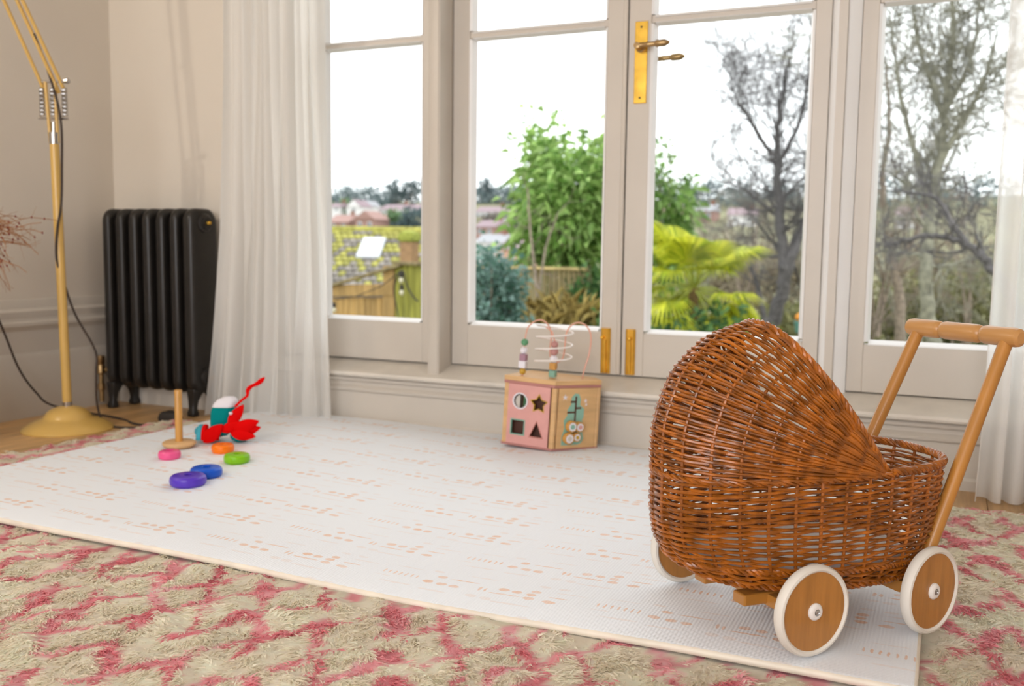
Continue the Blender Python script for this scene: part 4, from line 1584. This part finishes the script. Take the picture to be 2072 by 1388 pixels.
# ---- fan palm
pc_ = at(1405, 560, 10.0)
pb = at(1392, 690, 10.0)
g0 = gz_at(pb)
palm = empty('fan_palm', (pb[0], pb[1], g0))
tag(palm, 'yellow-green fan palm in the garden beyond the right door', 'palm')
crown = np.array([pc_[0] - pb[0], 0, pc_[2] - g0 - .12])
MB().tube(smooth_path([(0, 0, 0), tuple(crown * .5 + np.array([.01, 0, 0])), tuple(crown)]), .055, 10).build('trunk', mat('fibrous_trunk', (.16, .10, .035), .95, .5, 30, bump=.5, bscale=40), palm)
r = np.random.default_rng(62)
for i in range(34):
    az = i * 2.399 + r.normal(0, .2)
    el = r.uniform(-.75, 1.15)
    d = np.array([math.cos(az) * math.cos(el), math.sin(az) * math.cos(el), math.sin(el)])
    ln = r.uniform(.36, .66)
    e = crown + d * ln + np.array([0, 0, -.06])
    MB().tube([crown, crown + d * ln * .5 + np.array([0, 0, .02]), e], np.array([.010, .008, .006]), 5).build('leaf_stalk', plain('palm_stalk', (.30, .33, .05), .5, .1), palm)
    side = np.cross(d, [0, 0, 1]); side /= np.linalg.norm(side)
    nrm_ = np.cross(side, d)
    m_ = 30
    aa = np.linspace(-1.75, 1.75, m_)
    dh = d + np.array([0, 0, -r.uniform(0, .95)]); dh /= np.linalg.norm(dh)
    DD = np.cos(aa)[:, None] * dh + np.sin(aa)[:, None] * side + nrm_ * .10
    bs = np.repeat(e[None], m_, 0)
    LL = r.uniform(.40, .50) * (1 - .22 * (np.abs(aa) / 1.75) ** 2)
    # broad strap leaflets with drooping tips
    S_ = np.cross(DD, nrm_); S_ /= np.linalg.norm(S_, axis=1)[:, None]
    mid = bs + DD * (LL * .6)[:, None]
    tip = bs + DD * LL[:, None] + np.array([0, 0, -1]) * (LL * .30)[:, None]
    wv = .014
    V = np.stack([bs - S_ * .003, bs + S_ * .003, mid + S_ * wv + nrm_ * .006, mid - S_ * wv + nrm_ * .006, tip], 1).reshape(-1, 3)
    k = np.arange(m_)[:, None] * 5
    cc = shades(m_, (.30, .38, .02), (.74, .72, .06), r)
    new_obj('fan_leaf', raw_mesh('fan_leaf', V, [k + np.array([[0, 1, 2, 3]]), k + np.array([[3, 2, 4]])], np.repeat(cc, 5, 0)), M['leaf'], palm)

# ---- bare trees
Yt = 12.5
bare_tree('bare_tree', 'dark leaning bare tree with a forked trunk beyond the right door',
          [([at(1545, 700, Yt), at(1562, 655, Yt), at(1582, 590, Yt), at(1588, 530, Yt), at(1578, 440, Yt), at(1574, 370, Yt), at(1572, 300, Yt), at(1580, 210, Yt), at(1600, 120, Yt)], .105, .016),
           ([at(1584, 575, Yt), at(1604, 515, Yt), at(1622, 465, Yt + .1), at(1650, 400, Yt + .2), at(1668, 300, Yt + .2), at(1690, 180, Yt)], .075, .014),
           ([at(1572, 320, Yt), at(1545, 290, Yt), at(1515, 240, Yt - .2), at(1490, 200, Yt - .3), at(1478, 160, Yt - .3)], .032, .008),
           ([at(1574, 330, Yt), at(1598, 290, Yt), at(1625, 220, Yt), at(1640, 120, Yt), at(1640, 40, Yt)], .034, .008),
           ([at(1576, 440, Yt), at(1540, 410, Yt), at(1500, 380, Yt), at(1455, 365, Yt)], .026, .008)], 71, 'bark', 3, .66, .55, .04, (2, 1, 1), every=1, start=.35, tw_min=.0026)
bare_tree('bare_sapling', 'slim second trunk leaning left of the forked bare tree', [([at(1556, 690, 12.1), at(1546, 640, 12.1), at(1534, 590, 12.1), at(1520, 540, 12.1), at(1495, 490, 12.1)], .045, .012)], 72, 'bark', 2, .5, .6, .04, (1, 1), every=3)
Yr = 11.5
bare_tree('bare_tree', 'dense bare tree with mossy branches filling the right window',
          [([at(1905, 760, Yr), at(1880, 640, Yr), at(1872, 540, Yr), at(1885, 420, Yr), at(1905, 300, Yr), at(1915, 200, Yr), at(1925, 100, Yr), at(1935, -40, Yr)], .085, .02),
           ([at(1885, 420, Yr), at(1860, 340, Yr), at(1835, 250, Yr), at(1815, 150, Yr), at(1800, 20, Yr)], .04, .01),
           ([at(1900, 330, Yr), at(1940, 260, Yr), at(1985, 180, Yr), at(2020, 60, Yr)], .04, .01),
           ([at(1910, 240, Yr), at(1885, 170, Yr), at(1858, 90, Yr), at(1845, -20, Yr)], .035, .01),
           ([at(1915, 220, Yr), at(1960, 130, Yr), at(1985, 10, Yr)], .03, .01)], 73, 'bark_moss', 3, .66, .6, .05, (2, 1, 1), every=1, start=.3)
Yq = 9.5
bare_tree('bare_tree', 'dark arching branch tree crossing the right window low down',
          [([at(2080, 760, Yq), at(2060, 640, Yq), at(2030, 575, Yq), at(1995, 530, Yq), at(1955, 495, Yq), at(1905, 480, Yq), at(1850, 482, Yq), at(1790, 500, Yq)], .06, .014),
           ([at(1960, 497, Yq), at(1925, 450, Yq), at(1898, 405, Yq), at(1850, 390, Yq), at(1800, 385, Yq)], .032, .008)], 74, 'bark', 3, .45, .6, .03, (1, 1, 1), every=2, start=.45)
bare_tree('bare_tree', 'brown bare tree with an upright trunk left in the right window', [([at(1815, 760, 14), at(1822, 620, 14), at(1800, 500, 14), at(1785, 380, 14), at(1800, 250, 14), at(1790, 120, 14)], .08, .014), ([at(1812, 560, 14), at(1850, 480, 14), at(1870, 380, 14)], .05, .012)], 75, 'bark_brown', 3, .75, .6, .04, (2, 1, 1), every=2)
for i, (x0, yb, Yb, hgt, lb) in enumerate(((1345, 600, 17, 150, 'brown bare thicket left of the palm crown'), (1430, 600, 19, 160, 'brown bare thicket behind the palm crown'), (1500, 610, 16, 170, 'brown bare thicket between palm and forked tree'), (1640, 640, 17, 200, 'brown bare thicket behind the door frame on the right'),
                                       (1760, 680, 15, 220, 'brown bare thicket at the left edge of the right window'), (1850, 690, 16, 230, 'brown bare thicket low in the middle of the right window'), (1950, 690, 17, 230, 'brown bare thicket low beside the right curtain'), (2040, 690, 15, 230, 'brown bare thicket behind the right curtain'))):
    r = np.random.default_rng(200 + i)
    paths = []
    for k in range(5):
        xa = x0 + r.normal(0, 12)
        xb = x0 + r.normal(0, 45)
        paths.append(([at(xa, yb + 40, Yb), at((xa + xb) / 2 + r.normal(0, 8), yb - hgt * .45, Yb + r.normal(0, .4)), at(xb, yb - hgt * r.uniform(.8, 1.15), Yb + r.normal(0, .6))], .03, .01))
    bare_tree('bare_thicket', lb, paths, 300 + i, ('bark_brown', 'bark_moss')[i % 2], 3, .75, .6, .03, (1, 1, 1), every=4, cat='shrub', group='bare thickets beyond the garden')
for i, (x0, y0, Yb, rx, rz_, lb) in enumerate(((1790, 650, 17.5, 1.1, .7, 'olive green undergrowth left in the right window'), (1900, 560, 24, 1.8, 1.0, 'grey-green hedge behind the arching branch'), (1985, 640, 18, 1.2, .8, 'olive green undergrowth beside the right curtain'), (1430, 560, 23, 1.6, .8, 'brownish hedge behind the palm'), (1560, 560, 22, 1.5, 1.0, 'brownish hedge behind the forked bare tree'), (1640, 680, 15, 1.0, .5, 'green undergrowth right of the leaning dark trunk'))):
    p = at(x0, y0, Yb)
    c = ((.18, .15, .10), (.36, .30, .20)) if i in (1, 3, 4) else ((.14, .15, .06), (.38, .36, .17))
    bush('undergrowth_shrub', lb, 'shrub', p, (rx, .9, rz_), 2200, .16, .034, c[0], c[1], 400 + i, group='undergrowth beyond the garden')

# small pot with an orange flower by the trunk
p = at(1619, 655, 11)
g0 = gz_at(p)
pot = empty('plant_stand', (p[0], p[1], g0))
tag(pot, 'small teal pot with an orange bloom on a post', 'flower pot')
hz = p[2] - g0
MB().tube([(0, 0, 0), (0, 0, hz - .1)], .03, 8).build('post', M['bark_brown'], pot)
MB().lathe([(0, hz - .1), (.05, hz - .1), (.07, hz + .03), (.06, hz + .03), (0, hz + .02)], (0, 0, 0), (0, 0, 1), 16).build('pot', plain('teal_glaze', (.14, .33, .30), .4, .3), pot)
MB().ball((0, 0, hz + .07), (.06, .06, .05), 12, 8).build('bloom', plain('orange_bloom', (.8, .30, .03), .7, 0), pot)

# ---- slatted fence
wood_grey = mat('weathered_slat', (.22, .17, .08), .9, .4, 4, stretch=(6, 6, .6), per_object=.25)
wood_green = mat('algae_green_board', (.27, .26, .045), .85, .45, 4, stretch=(5, 5, .7), per_object=.25)
wood_new = mat('orange_brown_board', (.42, .26, .09), .8, .35, 4, stretch=(5, 5, .7), per_object=.18)
Yf = 12.0
fa, fb = at(930, 536, Yf), at(1187, 543, Yf)
g0 = gz_at(fa) - .05
fence = empty('slatted_fence', (fa[0], fa[1], g0))
tag(fence, 'weathered fence of narrow upright slats behind the garden shrubs', 'fence')
L_ = fb - fa
nsl = 27
sp_w = L_[0] / nsl
sl_proto = None
for i in range(nsl):
    if sl_proto is None:
        sl_proto = o = box('slat', (-sp_w * .38, -.012, 0), (sp_w * .38, .012, fa[2] - g0 - .03), wood_grey, fence)
    else:
        o = sl_proto.copy(); COL.objects.link(o)
    o.location = (sp_w * (i + .5), .0, rng.uniform(-.01, .01))
box('top_rail', (0, -.05, fa[2] - g0 - .04), (L_[0], .05, fa[2] - g0), mat('pale_rail', (.48, .36, .16), .85, .3, 4), fence, bevel=.005)
box('lower_rail', (0, .012, .35), (L_[0], .05, .42), wood_grey, fence)
for k in (0., .62, 1.):
    box('post', (L_[0] * k - .035, .015, 0), (L_[0] * k + .035, .085, fa[2] - g0 - .01), wood_grey, fence)

# ---- near board fence on the left with a gate rail
Yg = 8.0
fg = empty('board_fence', tuple(np.array([*at(760, 600, Yg)[:2], gz_at(at(760, 600, Yg))])))
tag(fg, 'algae-stained wooden board fence with a sloping rail by the left window', 'fence')
ob_ = np.array(fg.location)


def lp(px, py, Y=Yg): return at(px, py, Y) - ob_


def board(name, pxa, pxb, pyt, pyb_, m, y0=0., th=.025, Y=Yg):
    a, b = lp(pxa, pyt, Y), lp(pxb, pyt, Y)
    zb_ = lp(pxa, pyb_, Y)[2]
    return box(name, (a[0], a[1] + y0, zb_), (b[0], a[1] + y0 + th, a[2]), m, fg, bevel=.003)


for i in range(4):
    board('board', 800 + i * 13, 812 + i * 13, 531 + (i % 2) * 2, 760, wood_green, 0, .025)
board('post', 777, 799, 538, 760, wood_new, -.02, .09)
for i in range(12):
    board('plank', 648 + i * 11, 658.3 + i * 11, 602, 760, wood_new, .02, .02)
a, b = lp(640, 577), lp(798, 574)
MB().loft([[(x, y + dy, z + dz) for dy, dz in ((-.03, 0), (.02, 0), (.02, -.115), (-.03, -.115))] for x, y, z in (a, b)]).build('gate_rail', wood_new, fg, smooth=False, bevel=.004)
a, b = lp(640, 585), lp(815, 533)
MB().loft([[(x, y + dy - .03, z + dz) for dy, dz in ((-.04, 0), (.03, 0), (.03, -.03), (-.04, -.03))] for x, y, z in (a, b)]).build('sloping_cap', wood_grey, fg, smooth=False, bevel=.004)
a, b = lp(798, 529), lp(856, 531)
MB().loft([[(x, y + dy, z + dz) for dy, dz in ((-.05, 0), (.04, 0), (.04, -.03), (-.05, -.03))] for x, y, z in (a, b)]).build('capping', wood_grey, fg, smooth=False, bevel=.004)
# festoon lights hung on the fence
fs = empty('festoon_lights', tuple(at(810, 540, Yg - .1)))
tag(fs, 'black festoon cable with socketed bulbs hung on the board fence', 'string lights')
of = np.array(fs.location)
wire = smooth_path([at(806, 640, Yg - .1) - of, at(798, 590, Yg - .1) - of, at(806, 555, Yg - .1) - of, at(816, 550, Yg - .1) - of, at(822, 575, Yg - .1) - of, at(836, 600, Yg - .1) - of, at(846, 610, Yg - .1) - of])
MB().tube(wire, .008, 6).build('cable', M['dark'], fs)
for px, py in ((812, 551), (813, 576), (676, 612)):
    q = at(px, py, Yg - .12) - of
    so = MB().lathe([(0, 0), (.018, 0), (.02, -.02), (.018, -.05), (0, -.05)], tuple(q), (0, 0, 1), 12).build('socket', M['dark'], fs)
    MB().ball((q[0], q[1], q[2] - .075), (.022, .022, .03), 12, 8).build('bulb', plain('clear_bulb', (.6, .55, .40), .15, .5), so)
MB().tube([at(676, 606, Yg - .12) - of, at(720, 600, Yg - .1) - of, at(770, 580, Yg - .1) - of, at(806, 553, Yg - .1) - of], .005, 5).build('lead', M['dark'], fs)

# ---- neighbour's mossy tiled roof with a skylight
hr = empty('neighbour_house', tuple(np.array([*at(760, 570, 18)[:2], gz_at(at(760, 570, 18))])))
tag(hr, 'neighbouring house with a mossy tiled roof and a skylight', 'house')
oh = np.array(hr.location)
HA = math.radians(24.4)
hr.rotation_euler = (0, 0, HA)
_ca, _sa = math.cos(HA), math.sin(HA)


def to_house(v):
    return np.array([v[0] * _ca + v[1] * _sa, -v[0] * _sa + v[1] * _ca, v[2]])


def house_at(px, py, Yl):
    d = to_house(CF + CR * (px - 1036) / FPX - CU * (py - 694) / FPX)
    e = to_house(EYE - oh)
    return e + d * ((Yl - e[1]) / d[1])


rl, rr2 = house_at(600, 467, 2.5), house_at(905, 470, 2.5)      # ridge ends
el_, er = house_at(590, 592, -1.0), house_at(890, 592, -1.0)     # eave ends
rr2[2], er[2] = rl[2], el_[2]
el_[0], er[0] = rl[0], rr2[0]
MB().box((rl[0] + .15, el_[1] + .3, 0), (rr2[0] - .15, rl[1] + 3.2, el_[2])).build('walls', plain('render_wall', (.5, .45, .4), .9, 0), hr, smooth=False)
rf = MB().loft([[tuple(rl), tuple(el_), tuple(el_ - np.array([0, 0, .1])), (rl[0], rl[1] + 3.5, el_[2] - .1), (rl[0], rl[1] + 3.5, el_[2])], [tuple(rr2), tuple(er), tuple(er - np.array([0, 0, .1])), (rr2[0], rr2[1] + 3.5, er[2] - .1), (rr2[0], rr2[1] + 3.5, er[2])]]).build('roof', plain('roof_felt', (.10, .09, .08), .9, 0), hr, smooth=False)
tile_g = mat('grey_clay_tile', (.20, .175, .15), .9, .3, 6, per_object=.3)
tile_m = mat('moss_grown_tile', (.29, .27, .06), .95, .35, 8, per_object=.25)
nr, nc = 13, 23
sl_v = (rl - el_)
sl_v[0] = 0
slen = np.linalg.norm(sl_v)
sdir = sl_v / slen
nup = np.cross([1, 0, 0], sdir)
tw, tl = (rr2[0] - rl[0]) / nc, slen / nr
pros = {}
rt = np.random.default_rng(88)
for j in range(nr):
    for i in range(nc):
        mossy = rt.random() < (.15 + .62 * ((j + .5) / nr) ** 1.3)
        key = 'm' if mossy else 'g'
        if key not in pros:
            mb = MB()
            w2, th = tw * .47, .03
            mb.loft([[(x, *(sdir * s + nup * (hh + bow))[1:]) for x, bow in ((-w2, 0), (-w2 * .4, .02), (w2 * .4, .02), (w2, 0), (w2, -.02), (-w2, -.02))] for s, hh in ((-tl * .08, .055), (tl * 1.0, .02))])
            o = mb.build('roof_tile', tile_m if mossy else tile_g, rf, smooth=False)
            pros[key] = o
        else:
            o = pros[key].copy(); COL.objects.link(o)
        o.location = tuple(el_ + np.array([tw * (i + .5 + (.5 if j % 2 else 0)) * 1.0 - tw * .25, 0, 0]) + sdir * tl * j)
MB().tube([rl + [0, 0, .04], rr2 + [0, 0, .04]], .09, 8).build('ridge', tile_m, hr)


def on_roof(px, py):
    """where the sight line meets the roof slope: (x, distance up the slope)"""
    d = to_house(CF + CR * (px - 1036) / FPX - CU * (py - 694) / FPX)
    e = to_house(EYE - oh)
    n_ = nup / np.linalg.norm(nup)
    q_ = e + d * (((el_ - e) @ n_) / (d @ n_))
    return q_[0], (q_ - el_) @ sdir


k0, s1 = on_roof(736, 488)
k1, s0 = on_roof(768, 528)
fr_ = [tuple(np.array([x, *(el_ + sdir * s + nup * .10)[1:]])) for x, s in ((k0, s0), (k1, s0), (k1, s1), (k0, s1))]
fr2 = [tuple(np.array([x, *(el_ + sdir * s + nup * .0)[1:]])) for x, s in ((k0, s0), (k1, s0), (k1, s1), (k0, s1))]
sk_ = MB().loft([fr2, fr_]).build('skylight', plain('skylight_frame', (.45, .47, .5), .4, .2), hr, smooth=False)
g_ = .05
fr3 = [tuple(np.array([x, *(el_ + sdir * s + nup * hh)[1:]])) for hh in (.102, .112) for x, s in ((k0 + g_, s0 + g_), (k1 - g_, s0 + g_), (k1 - g_, s1 - g_), (k0 + g_, s1 - g_))]
MB().loft([fr3[:4], fr3[4:]]).build('pane', mat('skylight_pane', (.85, .88, .92), .08, .02, 4, spec=1.0, coat=1), sk_, smooth=False)  # sky reflection painted into the pane as pale blue-white
# brick pier with a mossy top
p0, p1 = at(815, 470, 14), at(842, 470, 14)
g0 = gz_at(p0)
pier = empty('brick_pier', ((p0[0] + p1[0]) / 2, p0[1], g0))
tag(pier, 'short brick pier with a mossy rounded cap beyond the board fence', 'pier')
hw = (p1[0] - p0[0]) / 2
hh = p0[2] - g0
box('shaft', (-hw * .92, -hw * .92, 0), (hw * .92, hw * .92, hh - .16), mat('weathered_brick', (.34, .20, .10), .9, .35, 9, stretch=(1, 1, 4)), pier, bevel=.01)
MB().loft([[(a * w_, b * w_, hh + z) for a, b in ((-1, -1), (1, -1), (1, 1), (-1, 1))] for z, w_ in ((-.16, hw * .95), (-.14, hw * 1.12), (-.06, hw * 1.1), (.0, hw * .9), (.03, hw * .4))]).build('cap', mat('moss_cushion', (.28, .30, .05), .95, .4, 20), pier, bevel=.01)
# slanting white pole
tag(MB().tube([at(953, 470, 13), at(964, 498, 13), at(979, 545, 13), at(985, 560, 13)], .035, 8).build('white_pole', plain('white_gloss', (.85, .85, .85), .4, .2)), 'white slanting pole rising behind the slatted fence', 'pole')

# ---- town on the far slope


def house(px, py, Y, w, h, rh, wc, rcol, label, nwin=2, dep=6, gable=False):
    c = at(px, py, Y)
    o = empty('far_house', (c[0], c[1], c[2]))
    tag(o, label, 'house', 'houses on the far slope')
    hw = w / 2
    o.rotation_euler = (0, 0, rng.uniform(-.15, .15))
    wm, rm = plain('wall_%d_%d_%d' % tuple(int(v * 100) for v in wc), wc, .9, 0), plain('roofs_%d_%d_%d' % tuple(int(v * 100) for v in rcol), rcol, .9, 0)
    box('walls', (-hw, 0, -3), (hw, dep, h), wm, o)
    if gable:
        MB().loft([[(-hw - .2, y, h), (hw + .2, y, h), (0, y, h + rh)] for y in (-.2, dep)]).build('roof', rm, o, smooth=False)
        MB().loft([[(-hw, y, h), (hw, y, h), (0, y, h + rh * .92)] for y in (-.24, -.2)]).build('gable_wall', wm, o, smooth=False)
    else:
        MB().loft([[(x, -.3, h), (x, dep + .3, h), (x, dep / 2, h + rh)] for x in (-hw - .2, hw + .2)]).build('roof', rm, o, smooth=False)
        box('chimney', (hw * .5, dep / 2 - .3, h + rh * .5), (hw * .5 + .6, dep / 2 + .3, h + rh + .7), plain('brick_stack', (.25, .12, .08), .9, 0), o)
    for i in range(nwin):
        x = -hw + w * (i + .5) / nwin
        wi = box('window', (x - .35, -.06, h * .35), (x + .35, .0, h * .8), plain('far_frame', (.8, .8, .8), .6, 0), o)
        box('pane', (x - .26, -.09, h * .40), (x + .26, -.06, h * .75), plain('far_pane', (.10, .12, .15), .2, .2), wi)


WH, RB, PB, GRY, RR = (.72, .70, .70), (.34, .20, .17), (.30, .22, .24), (.36, .36, .38), (.36, .22, .19)
house(790, 438, 178, 6.5, 1.5, 1.2, WH, PB, 'white terrace with purple-brown roof, left part, in the left window', 6)
house(845, 438, 178, 5.5, 1.5, 1.2, WH, PB, 'white terrace with purple-brown roof, right part, beside the mullion', 5)
house(990, 444, 176, 6.0, 1.5, 1.2, WH, PB, 'white terrace with purple-brown roof at the left of the left door', 6)
house(1045, 446, 176, 5.0, 1.5, 1.2, WH, PB, 'white terrace with purple-brown roof partly behind the green tree', 5)
house(685, 468, 152, 4.2, 1.7, 1.5, RB, RR, 'red brick house above the mossy roof next to the left curtain', 2)
house(738, 468, 150, 4.0, 2.2, 1.6, RB, RR, 'red brick house with gable above the skylight', 2, gable=True)
house(772, 462, 161, 3.0, 1.6, 1.3, WH, RR, 'small white house with red roof above the mossy roof', 2)
house(716, 432, 172, 3.2, 1.4, 1.6, WH, PB, 'white gabled house among the hillside trees', 1, gable=True)
house(737, 428, 183, 2.6, 1.2, 1.4, WH, GRY, 'white house with a grey gable among the hillside trees', 1, gable=True)
house(675, 430, 174, 2.8, 1.2, 1.0, WH, PB, 'pale house low among trees beside the left curtain', 2)
house(980, 480, 138, 3.6, 1.6, 1.2, RB, PB, 'brick house below the terrace in the left door', 2)
house(1027, 474, 149, 3.4, 1.6, 1.2, WH, GRY, 'white house with grey roof below the terrace', 2)
house(990, 512, 122, 4.0, 1.5, 1.2, WH, GRY, 'white house with slate roof low in the valley by the white pole', 3)
house(1045, 508, 124, 3.8, 1.6, 1.3, RB, RR, 'red roofed house low in the valley before the green tree', 2)
house(1025, 530, 112, 3.6, 1.6, 1.2, (.62, .35, .28), PB, 'pinkish house just above the slatted fence', 2)
house(1420, 446, 165, 4.5, 1.6, 1.3, RB, GRY, 'brick house far behind the palm', 2)
house(1350, 452, 158, 4.0, 1.6, 1.3, WH, RR, 'white house with red roof far behind the smaller green tree', 2)
house(1500, 455, 160, 4.5, 1.6, 1.3, WH, PB, 'white house far behind the dark bare tree', 2)
house(1850, 455, 160, 5.5, 1.6, 1.3, WH, PB, 'white house far behind the right window branches', 3)


def far_tree(px, py, Y, rx, rz_, c0, c1, label, seed, n=500, lf=.9):
    p = at(px, py, Y)
    p[2] = max(p[2], gz_at(p) + rz_ * .7)
    bush('far_tree', label, 'tree', p, (rx, rx, rz_), n, lf, lf * .30, c0, c1, seed, stems=5, group='trees on the far slope', clumps=16, droop=.1)


HAZE0, HAZE1 = (.10, .14, .15), (.25, .31, .31)  # blue-grey of distance haze painted into the leaf colours
for i, (px, py, Y, rx, rz_, lb) in enumerate(((690, 398, 212, 4.2, 3.0, 'grey-green hilltop tree nearest the left curtain'), (730, 396, 220, 5.0, 3.0, 'wide pale hilltop tree in the left window'), (768, 396, 215, 4.0, 3.0, 'hilltop tree left of the two dark ones'), (800, 392, 205, 2.2, 3.6, 'dark narrow hilltop tree in the left window'), (832, 392, 206, 2.6, 3.4, 'dark rounded hilltop tree by the mullion'),
                                             (965, 402, 208, 3.6, 2.2, 'low hilltop tree at the left of the left door'), (985, 392, 210, 1.4, 3.6, 'dark spire-like hilltop tree in the left door'), (1012, 402, 207, 3.4, 2.4, 'hilltop tree in the middle of the left door'), (1045, 404, 205, 3.4, 2.6, 'hilltop tree just left of the big green tree'), (693, 424, 178, 2.2, 1.8, 'green tree beside the white gabled house'),
                                             (756, 420, 193, 2.6, 2.0, 'dull green tree left of the white terrace'), (668, 416, 186, 3.0, 2.2, 'dull green hillside tree by the curtain edge'), (805, 452, 160, 2.4, 1.6, 'green tree under the white terrace'), (845, 455, 158, 3.0, 1.6, 'dark tree under the terrace by the mullion'), (1005, 460, 158, 2.6, 1.6, 'brownish tree under the far terrace'), (1050, 470, 150, 2.6, 1.8, 'brownish valley tree by the green tree'),
                                             (1385, 430, 190, 5.0, 3.0, 'far tree behind the palm'), (1450, 425, 195, 5.0, 3.2, 'far tree between palm and bare tree'), (1520, 430, 190, 5.0, 3.2, 'far tree behind the leaning bare tree'), (1610, 430, 190, 5.0, 3.2, 'far tree at the right edge of the right door'), (1800, 430, 190, 5.5, 3.4, 'far tree at the left of the right window'), (1900, 430, 190, 6.0, 3.4, 'far tree in the middle of the right window'), (1990, 430, 190, 6.0, 3.4, 'far tree by the right curtain'))):
    c0, c1 = (HAZE0, HAZE1)
    if 'dark' in lb: c0, c1 = (.06, .10, .11), (.15, .20, .20)
    if lb.startswith('green'): c0, c1 = (.08, .16, .07), (.22, .34, .16)
    if 'brownish' in lb: c0, c1 = (.16, .14, .12), (.32, .28, .24)
    far_tree(px, py, Y, rx, rz_, c0, c1, lb, 500 + i)
